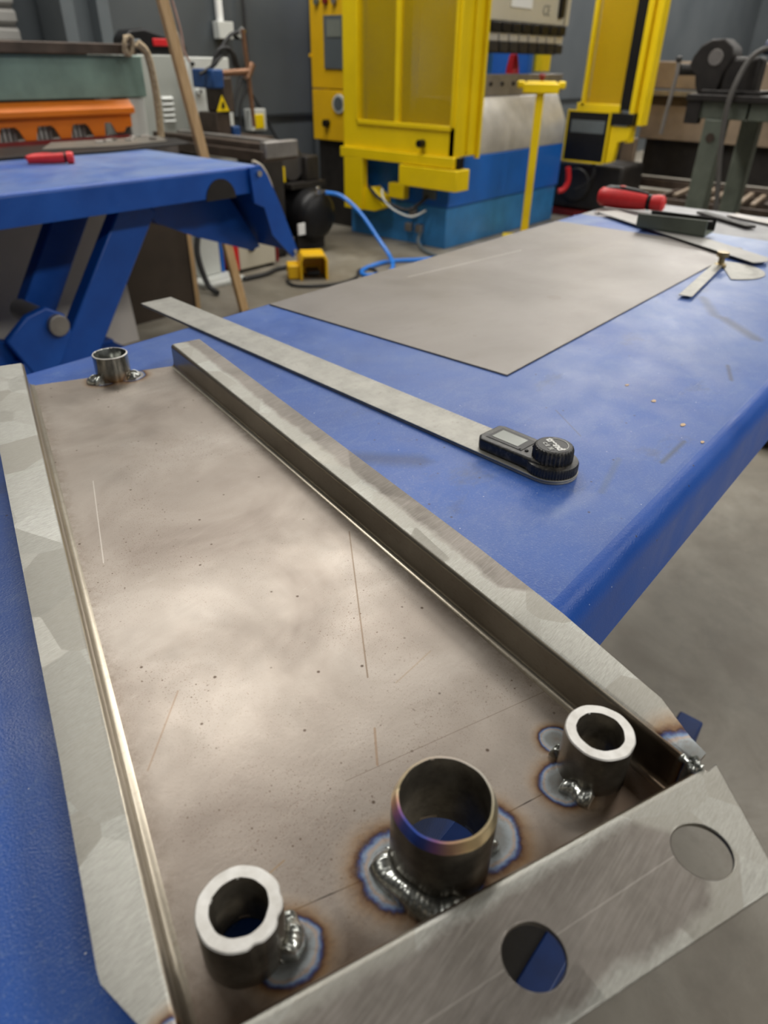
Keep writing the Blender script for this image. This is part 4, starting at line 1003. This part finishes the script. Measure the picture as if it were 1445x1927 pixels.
MB().box(3.58, 3.70, 3.66, 3.86, 0.43, 0.58).build('pump_block', M['blackdull'], cp, bevel=.01)
MB().box(3.385, 3.41, 3.685, 3.70, 0.44, 0.53).build('yellow_sticker', M['yellow'], cp)
mb = MB(); mb.box(3.33, 3.39, 3.50, 3.51, 0.145, 0.215); mb.build('white_label', M['labelwhite'], cp)
MB().cyl((3.60, 3.50, 0.375), (3.60, 3.60, 0.375), .016).build('outlet_valve', M['chrome'], cp)
MB().box(3.50, 3.53, 3.49, 3.50, 0.375, 0.42).build('gauge', M['chrome'], cp, bevel=.004)
tag(MB().tube([(3.60, 3.50, 0.375), (3.64, 3.40, 0.36), (3.66, 3.25, 0.27), (3.64, 3.08, 0.14), (3.60, 2.94, 0.05), (3.50, 2.84, 0.014), (3.36, 2.80, 0.014), (3.26, 2.86, 0.014), (3.36, 2.96, 0.014), (3.62, 2.98, 0.014), (3.80, 2.86, 0.014), (3.92, 2.80, 0.014)], .013).build('air_hose', M['bluehose']),
    'bright blue air hose running from the compressor to the floor', 'hose')

# ------------------------------------------------------------------ press brake
pb = thing('press_brake', 'large blue and steel press brake with perforated yellow guards', 'press brake', (5.0, 3.5, 0))
MB().box(4.22, 5.78, 2.955, 3.84, 0.0, 0.268).build('plinth', M['pressblue2'], pb, bevel=.004, label='faded lighter blue plinth')
MB().box(4.215, 5.785, 2.94, 3.84, 0.272, 0.575).build('lower_frame', M['pressblue'], pb, bevel=.004)
mb = MB(); mb.prism([(2.942, 0.577), (2.942, 0.735), (3.04, 0.915), (3.30, 0.915), (3.30, 0.577)], (1.49, 0, 0), lambda y, z: V((4.29, y, z))); mb.build('bed', M['alu'], pb, bevel=.004)
mb = MB().box(4.55, 5.86, 3.06, 3.16, 0.917, 1.048); mb.build('die_rail', M['greysteel'], pb, bevel=.003)
for k in range(8): MB().cyl((4.66+k*.15, 3.05, 0.99), (4.66+k*.15, 3.062, 0.99), .013, n=12).build('rail_hole', M['black'], pb)
for k in range(8):
    x0 = 4.62+k*0.128
    MB().box(x0, x0+.108, 2.96, 3.06, 1.285, 1.343).build('punch_clamp', M['black'], pb, bevel=.006)
    MB().box(x0, x0+.108, 2.98, 3.06, 1.237, 1.283).build('clamp_plate', M['alu'], pb, bevel=.002)
    MB().box(x0, x0+.108, 2.97, 3.06, 1.175, 1.235).build('punch_holder', M['blackdull'], pb, bevel=.006)
MB().box(4.45, 5.64, 2.98, 3.20, 1.347, 2.25).build('ram_beam', M['cream'], pb, bevel=.005)
MB().box(4.55, 5.70, 3.07, 3.10, 1.17, 1.345).build('back_gauge', M['blackdull'], pb)
MB().box(4.22, 4.30, 3.30, 3.84, 0.575, 2.3).build('side_frame', M['pressblue'], pb, bevel=.004)
MB().box(5.70, 5.78, 3.30, 3.84, 0.575, 2.3).build('side_frame', M['pressblue'], pb, bevel=.004)
MB().box(4.85, 5.12, 2.972, 2.979, 1.425, 1.75).build('nameplate', M['labelwhite'], pb, bevel=.001)
text('ce_mark', 'CE', 0.085, (5.33, 2.976, 1.425), (1, 0, 0), (0, 0, 1), M['greyink'], pb, .001)
MB().box(5.50, 5.57, 2.955, 2.982, 1.39, 1.70).build('ram_handle', M['black'], pb, bevel=.02, seg=3)
MB().box(5.60, 5.645, 2.96, 3.18, 1.347, 2.2).build('ram_end_plate', M['cream'], pb, bevel=.003)
MB().box(5.22, 5.35, 3.40, 3.44, 1.03, 1.19).build('pressure_unit', M['pressblue2'], pb, bevel=.004)
MB().box(4.9, 5.20, 3.40, 3.44, 1.03, 1.10).build('backplate', M['white'], pb)
MB().lathe([(0, 0), (.05, 0), (.045, .05), (.03, .12), (0, .13)], (5.35, 3.22, 1.047), n=16).build('red_cap', M['redplastic'], pb)
MB().box(5.84, 5.98, 3.25, 3.33, 1.06, 1.25).build('rear_post', M['yellow'], pb, bevel=.004)
MB().box(4.196, 4.214, 3.04, 3.15, 0.315, 0.43).build('junction_box', M['panelgrey'], pb, bevel=.003)
for (y, z) in ((3.20, 0.19), (3.235, 0.085), (3.14, 0.085)): MB().box(4.18, 4.22, y, y+.055, z, z+.055).build('connector', M['greysteel'], pb, bevel=.006)
MB().tube([(4.18, 3.14, 0.09), (4.10, 3.10, 0.05), (4.02, 2.98, 0.02), (3.95, 2.80, 0.012)], .012).build('conduit_hose', M['panelgrey'], pb)

# left guard: a framed mesh door fixed to the press
def gpart(name, args, m=M['yellow'], par=None, bevel=.004, **k):
    mb = MB()
    for a in (args if isinstance(args, list) else [args]): mb.box(*a)
    return mb.build(name, m, par, bevel=bevel, **k)
g1 = gpart('guard_frame', [(4.10, 4.15, 3.655, 3.80, 0.50, 2.0), (4.085, 4.11, 3.655, 3.675, 0.77, 2.0),
    (4.10, 4.15, 2.835, 2.885, 0.50, 2.0), (4.085, 4.11, 2.855, 2.875, 0.77, 2.0),
    (4.15, 4.36, 2.835, 2.85, 0.60, 2.0), (4.22, 4.245, 2.815, 2.84, 0.62, 2.0), (4.33, 4.36, 2.81, 2.84, 0.58, 2.0),
    (4.10, 4.15, 2.84, 3.66, 0.60, 0.765), (4.088, 4.105, 2.87, 3.66, 0.745, 0.775), (4.07, 4.16, 2.82, 3.81, 0.535, 0.60), (4.098, 4.13, 3.30, 3.34, 0.765, 2.0)], par=pb, label='tall yellow guard frame at the left end of the press')
gpart('mesh_panel', (4.118, 4.120, 3.33, 3.66, 0.765, 2.0), M['perf'], g1, bevel=0, origin=(4.12, 3.5, .77))
gpart('mesh_panel', (4.118, 4.120, 2.88, 3.31, 0.765, 2.0), M['perf'], g1, bevel=0, origin=(4.12, 3.1, .77))
gpart('mesh_panel', (4.200, 4.202, 2.88, 3.66, 0.765, 2.0), M['perf'], g1, bevel=0, origin=(4.2, 3.5, .77))
gpart('hanging_leg', [(4.07, 4.13, 3.60, 3.775, 0.20, 0.535)], par=g1)
mb = MB(); mb.prism([(3.60, 0.20), (3.60, 0.34), (3.53, 0.36), (3.44, 0.30), (3.42, 0.23), (3.50, 0.20)], (0.10, 0, 0), lambda y, z: V((4.09, y, z))); mb.build('foot_bracket', M['yellow'], g1, bevel=.004)
gpart('sensor_box', [(4.05, 4.20, 2.775, 3.25, 0.405, 0.53)], par=g1)
gpart('corner_cap', [(4.10, 4.16, 2.795, 2.825, 0.535, 0.60)], M['black'], g1)
MB().cyl((4.05, 3.09, 0.665), (4.10, 3.09, 0.665), .023).build('knob', M['black'], g1)
MB().box(4.12, 4.19, 3.26, 3.40, 0.30, 0.40).build('back_bracket', M['yellow'], g1, bevel=.01)
MB().tube([(4.10, 3.56, 0.36), (4.05, 3.44, 0.31), (4.06, 3.32, 0.27), (4.09, 3.18, 0.25), (4.19, 3.10, 0.33)], .012).build('cable', M['rubber'], g1)
MB().tube([(4.08, 3.42, 0.36), (4.05, 3.38, 0.30), (4.05, 3.28, 0.24), (4.08, 3.15, 0.21), (4.15, 3.08, 0.25)], .007).build('grey_cable', M['white'], g1)

cc_ = thing('control_cabinet', 'yellow-orange electrical control cabinet behind the left guard', 'control cabinet', (4.5, 4.1, 0.6))
MB().box(4.30, 4.80, 3.86, 4.30, 0.60, 0.93).build('lower_case', M['yellow_box'], cc_, bevel=.006)
MB().box(4.30, 4.80, 3.86, 4.30, 0.936, 2.0).build('upper_case', M['yellow_box'], cc_, bevel=.006)
MB().box(4.288, 4.302, 3.93, 4.155, 1.06, 1.375).build('display_panel', M['panelgrey'], cc_, bevel=.003)
MB().box(4.283, 4.289, 3.98, 4.12, 1.25, 1.35).build('screen', M['screen'], cc_)
MB().cyl((4.285, 4.02, 0.845), (4.302, 4.02, 0.845), .062).build('gauge', M['white'], cc_, bevel=.004)
MB().cyl((4.282, 4.02, 0.845), (4.286, 4.02, 0.845), .045).build('gauge_dial', M['panelgrey'], cc_)
MB().cyl((4.262, 4.145, 0.715), (4.302, 4.145, 0.715), .026).build('knob', M['black'], cc_)
for k, mm_ in enumerate((M['greendark'], M['darkred'], M['greysteel'])):
    MB().cyl((4.275, 4.215-.085*k, 1.455), (4.302, 4.215-.085*k, 1.455), .020).build('button', mm_, cc_)
MB().cyl((4.292, 4.302, 1.14), (4.31, 4.302, 1.14), .012).build('hinge', M['yellow_box'], cc_)
MB().box(4.34, 4.76, 3.88, 4.28, 0.0, 0.60).build('plinth', M['blackdull'], cc_)

g2 = gpart('guard_frame', [(5.95, 5.99, 2.885, 2.92, 0.83, 2.0), (5.95, 6.0, 2.58, 2.95, 0.795, 0.855), (5.93, 6.03, 2.455, 2.495, 0.60, 2.0),
    (5.95, 6.06, 2.385, 2.43, 0.72, 2.0), (5.97, 6.03, 2.43, 2.455, 0.80, 2.0), (5.95, 5.99, 2.49, 2.50, 0.8, 0.84)], par=pb, label='tall yellow guard frame at the right end of the press')
gpart('mesh_panel', (5.968, 5.970, 2.59, 2.89, 0.85, 2.0), M['perf'], par=g2, bevel=0, origin=(5.97, 2.75, .85))
gpart('rear_panel', (6.03, 6.04, 2.59, 2.89, 0.85, 2.0), M['yellow_box'], par=g2, bevel=0)
gpart('light_curtain', [(5.95, 6.0, 2.495, 2.585, 0.82, 1.94)], M['black'], par=g2)
gpart('display_case', [(5.90, 5.99, 2.63, 2.985, 0.445, 0.80)], M['black'], par=g2)
gpart('case_trim', [(5.893, 5.91, 2.622, 2.634, 0.44, 0.81), (5.893, 5.91, 2.98, 2.992, 0.44, 0.81), (5.893, 5.91, 2.63, 2.98, 0.438, 0.450), (5.893, 5.91, 2.63, 2.98, 0.797, 0.808)], par=g2, bevel=0)
gpart('label_strip', [(5.896, 5.90, 2.66, 2.95, 0.65, 0.74)], M['panelgrey'], par=g2)
gpart('small_case', [(5.90, 5.98, 2.44, 2.615, 0.72, 0.80)], M['black'], par=g2)
mb = MB(); mb.prism([(2.62, 0.44), (2.56, 0.46), (2.54, 0.60), (2.46, 0.62), (2.46, 0.71), (2.62, 0.71)], (0.06, 0, 0), lambda y, z: V((5.92, y, z))); mb.build('bracket', M['yellow'], g2, bevel=.004)
MB().tube([(5.93, 2.72, 0.44), (5.93, 2.70, 0.36), (5.94, 2.76, 0.28), (5.96, 2.86, 0.22)], .01).build('cable', M['rubber'], g2)

# two-hand control pedestal
ps = thing('control_pedestal', 'slim yellow control pedestal with a red button standing in front of the press bed', 'pedestal', (4.88, 2.70, 0))
dq = V((0.479, -0.878, 0)); dp = V((0.878, 0.479, 0))
mb = MB(); mb.obox((4.88, 2.70, 0.475), dq*.027, dp*.027, (0, 0, .475)); mb.build('pole', M['yellow'], ps, bevel=.004)
mb = MB(); mb.obox((4.88, 2.70, 0.008), dq*.16, dp*.16, (0, 0, .008)); mb.build('base_plate', M['yellow'], ps, bevel=.004)
mb = MB(); mb.obox((4.88, 2.70, 0.975), dq*.12, dp*.06, (0, 0, .030)); mb.obox(V((4.88, 2.70, 1.006)), dq*.10, dp*.045, (0, 0, .010)); mb.build('control_box', M['yellow'], ps, bevel=.008)
for s in (-1, 1):
    mb = MB(); mb.obox(V((4.88, 2.70, 0.995))+dq*.135*s, dq*.025, dp*.05, (0, 0, .022)); mb.build('palm_button_shroud', M['yellow'], ps, bevel=.01)
MB().lathe([(0, 0), (.014, 0), (.014, .022), (.022, .024), (.022, .038), (.012, .044), (0, .044)], (4.88, 2.70, 1.014), n=18).build('stop_button', M['darkred'], ps)

# dark clutter right of the press
t = thing('black_motor_unit', 'dark motor unit on the floor under the right guard', 'machine', (6.3, 2.8, 0))
MB().box(6.05, 6.48, 2.50, 3.30, 0.05, 0.42).build('housing', M['blackdull'], t, bevel=.03, seg=3)
MB().cyl((6.02, 2.9, 0.25), (6.06, 2.9, 0.25), .13).build('end_cover', M['rubber'], t, bevel=.01)
MB().box(6.02, 6.50, 2.46, 3.34, 0.0, 0.05).build('skid', M['darkred'], t)
tag(MB().tube([(5.85, 2.90, 0.40), (5.86, 2.885, 0.30), (5.83, 2.90, 0.235), (5.79, 2.93, 0.22)], .022).build('red_lever', M['redplastic']), 'small red lever sticking out at the right side of the blue press base', 'lever')
tag(MB().box(5.95, 6.35, 2.25, 2.44, 0.0, 0.06).build('red_floor_rail', flat('dull_red_brown', (0.10, 0.025, 0.015)), bevel=.01), 'dull red-brown rail lying on the floor right of the press', 'rail')

# brown folding machine at the back
fm = thing('folding_machine', 'long brown and beige folding machine in the background at right', 'folding machine', (6.9, 1.4, 0))
MB().box(6.60, 6.80, -0.6, 2.72, 0.955, 1.145).build('top_beam', M['beige'], fm, bevel=.01)
MB().box(6.57, 6.66, -0.6, 2.72, 0.905, 0.945).build('clamp_lip', M['greysteel'], fm, bevel=.004)
MB().box(6.64, 6.80, -0.6, 2.70, 0.835, 0.905).build('throat', M['brownsteel'], fm)
MB().box(6.62, 6.78, -0.6, 2.66, 0.585, 0.835).build('apron', M['beige'], fm, bevel=.006)
MB().box(6.70, 6.80, -0.5, 2.62, 0.30, 0.585).build('lower_void', M['blackdull'], fm)
MB().box(6.55, 6.72, -0.6, 2.80, 0.225, 0.29).build('lower_rail', M['brownsteel'], fm, bevel=.006)
MB().box(6.53, 6.62, -0.6, 2.80, 0.0, 0.20).build('base_rail', M['beige'], fm, bevel=.006)
MB().box(6.58, 6.64, 2.66, 2.78, 0.0, 0.585).build('leg', M['beige'], fm, bevel=.006)
MB().box(6.58, 6.64, 2.80, 2.90, 0.0, 0.62).build('leg', M['brownsteel'], fm, bevel=.006)
MB().box(6.58, 6.64, 1.98, 2.08, 0.20, 0.585).build('leg', M['brownsteel'], fm, bevel=.006)

# bench with big vise at right
vb = thing('vise_bench', 'heavy grey-green steel bench carrying the big vise at right', 'workbench', (4.7, 0.9, 0))
MB().box(4.27, 5.1, 0.1, 1.50, 0.965, 0.995).build('top', M['blackdull'], vb, bevel=.004)
MB().box(4.30, 5.05, 0.2, 1.47, 0.885, 0.965).build('frame_rail', M['greendark'], vb, bevel=.004)
MB().box(4.28, 4.34, 1.42, 1.49, 0.86, 0.965).build('end_cap', M['blackdull'], vb)
MB().box(4.29, 4.39, 1.285, 1.385, 0.0, 0.885).build('leg', M['greendark'], vb, bevel=.006)
MB().box(4.29, 4.39, 0.30, 0.40, 0.0, 0.885).build('leg', M['greendark'], vb, bevel=.006)
MB().box(4.95, 5.05, 1.285, 1.385, 0.0, 0.885).build('leg', M['greendark'], vb, bevel=.006)
MB().box(4.95, 5.05, 0.30, 0.40, 0.0, 0.885).build('leg', M['greendark'], vb, bevel=.006)
MB().box(4.30, 4.32, 1.175, 1.187, 0.888, 0.96).build('paint_run', M['white'], vb)
MB().cyl((4.285, 1.335, 0.80), (4.292, 1.335, 0.80), .022).build('leg_bolt', M['brownsteel'], vb)
MB().box(4.40, 5.05, 0.35, 1.30, 0.28, 0.31).build('shelf', M['blackdull'], vb)
vs = thing('bench_vise', 'large dark iron engineer\'s vise bolted on the grey-green bench', 'vise', (4.40, 1.38, 0.995))
mb = MB(); mb.prism([(1.545, 1.105), (1.53, 1.16), (1.50, 1.205), (1.455, 1.232), (1.39, 1.235), (1.34, 1.20), (1.325, 1.16), (1.36, 1.09), (1.375, 0.995), (1.47, 0.995), (1.49, 1.03), (1.50, 1.075)], (0.14, 0, 0), lambda y, z: V((4.33, y, z)))
mb.build('fixed_jaw', M['blackdull'], vs, bevel=.008, seg=3)
MB().lathe([(0, 0), (.035, 0), (.037, .003), (0, .003)], (4.326, 1.415, 1.155), (1, 0, 0), 20).build('worn_boss', M['greysteel'], vs)
MB().box(4.34, 4.46, 1.19, 1.37, 0.995, 1.16).build('slide_body', M['blackdull'], vs, bevel=.02, seg=3)
MB().box(4.30, 4.50, 1.15, 1.44, 0.995, 1.015).build('swivel_base', M['blackdull'], vs, bevel=.004)
MB().cyl((4.38, 1.50, 1.10), (4.32, 1.585, 1.10), .026).build('screw_end', M['blackdull'], vs, bevel=.004)
MB().tube([(4.30, 1.59, 1.135), (4.30, 1.585, 1.08), (4.30, 1.60, 0.90), (4.30, 1.605, 0.80)], .010, 12, False).build('handle_bar', M['greysteel'], vs)
MB().lathe([(0, -.017), (.012, -.012), (.017, 0), (.012, .012), (0, .017)], (4.30, 1.59, 1.145), n=18).build('handle_knob', M['blackdull'], vs)
tag(MB().box(4.40, 4.60, 0.85, 1.13, 0.995, 1.135).build('pale_box', M['greysteel'], bevel=.006), 'pale grey metal box on the bench at the right of the vise', 'box')
tag(MB().tube([(4.33, 1.08, 1.18), (4.33, 1.17, 1.195), (4.31, 1.24, 1.15), (4.26, 1.27, 1.02), (4.25, 1.272, 0.90), (4.25, 1.25, 0.72), (4.25, 1.21, 0.52), (4.25, 1.18, 0.30), (4.25, 1.10, 0.02)], .013).build('machine_hose', flat('grey_hose', (0.09, 0.085, 0.08))), 'dark hose curving down in front of the vise bench', 'hose')
t = thing('angle_grinder', 'dark blue power tool lying across the top of the vise at right', 'power tool', (4.35, 1.05, 1.1))
blob(MB(), (4.36, 1.20, 1.20), (4.36, 0.92, 1.19), [(0, .01), (.02, .03), (.3, .035), (.8, .035), (1, .02)]).build('body', flat('dark_blue_plastic', (0.02, 0.03, 0.08)), t)
MB().box(4.42, 4.50, 0.93, 1.10, 1.135, 1.17).build('rest', M['blackdull'], t)
# clutter below the bench
ty = thing('hand_trolley', 'hand trolley with black rubber tyre low at the right edge behind the near lift table', 'trolley', (3.9, 0.95, 0.0))
MB().lathe([(.10, -.03), (.165, -.035), (.18, -.02), (.18, .02), (.165, .035), (.10, .03)], (4.05, 1.00, 0.18), (0.9, .3, 0), 36, closed=True).build('tyre', M['rubber'], ty)
MB().lathe([(0, -.02), (.10, -.028), (.10, .028), (0, .02)], (4.05, 1.00, 0.18), (0.9, .3, 0), 24).build('hub', M['greysteel'], ty)
ct = thing('storage_crate', 'grimy brown crate of scrap on the floor under the vise bench', 'crate', (5.6, 1.3, 0))
mb = MB(); mb.box(5.40, 5.43, 0.6, 2.0, 0, .32).box(5.9, 5.93, .6, 2.0, 0, .32).box(5.43, 5.9, .6, .63, 0, .32).box(5.43, 5.9, 1.97, 2.0, 0, .32).box(5.43, 5.9, .63, 1.97, 0, .02)
mb.build('crate_body', M['brownsteel'], ct)
for k in range(14):
    a = random.random()*3; p = V((5.66, .72+k*.088, .34)); dd = V((math.cos(a*.1), .06*math.sin(a), .12*random.random()))
    tag(MB().bar(p-dd*.17, p+dd*.17, .03, .02).build('scrap_bar', M['beige'] if k % 3 else M['brownsteel']), 'scrap steel bar heaped in the brown crate under the vise bench', 'scrap bar', 'scrap bars in the crate')
tag(MB().prism([(1.60, .30), (1.56, .30), (1.575, .40), (1.60, .40)], (.03, 0, 0), lambda y, z: V((4.55, y-.42, z+.012))).build('yellow_wedge', M['yellow'], bevel=.003), 'small yellow wedge on the shelf of the vise bench', 'wedge')

# red machine at the right edge of the frame
rj = thing('trolley_jack', 'red and black trolley jack on the floor right of the near lift table', 'trolley jack', (2.75, 0.25, 0))
MB().box(2.56, 3.0, 0.18, 0.40, 0.055, 0.12).build('body', M['redplastic'], rj, bevel=.01)
for y0 in (0.16, 0.40): MB().cyl((2.60, y0, 0.035), (2.60, y0-.03, 0.035), .035).build('wheel', M['rubber'], rj, bevel=.004)
MB().box(2.50, 2.60, 0.20, 0.38, 0.02, 0.06).build('nose', M['blackdull'], rj, bevel=.01)
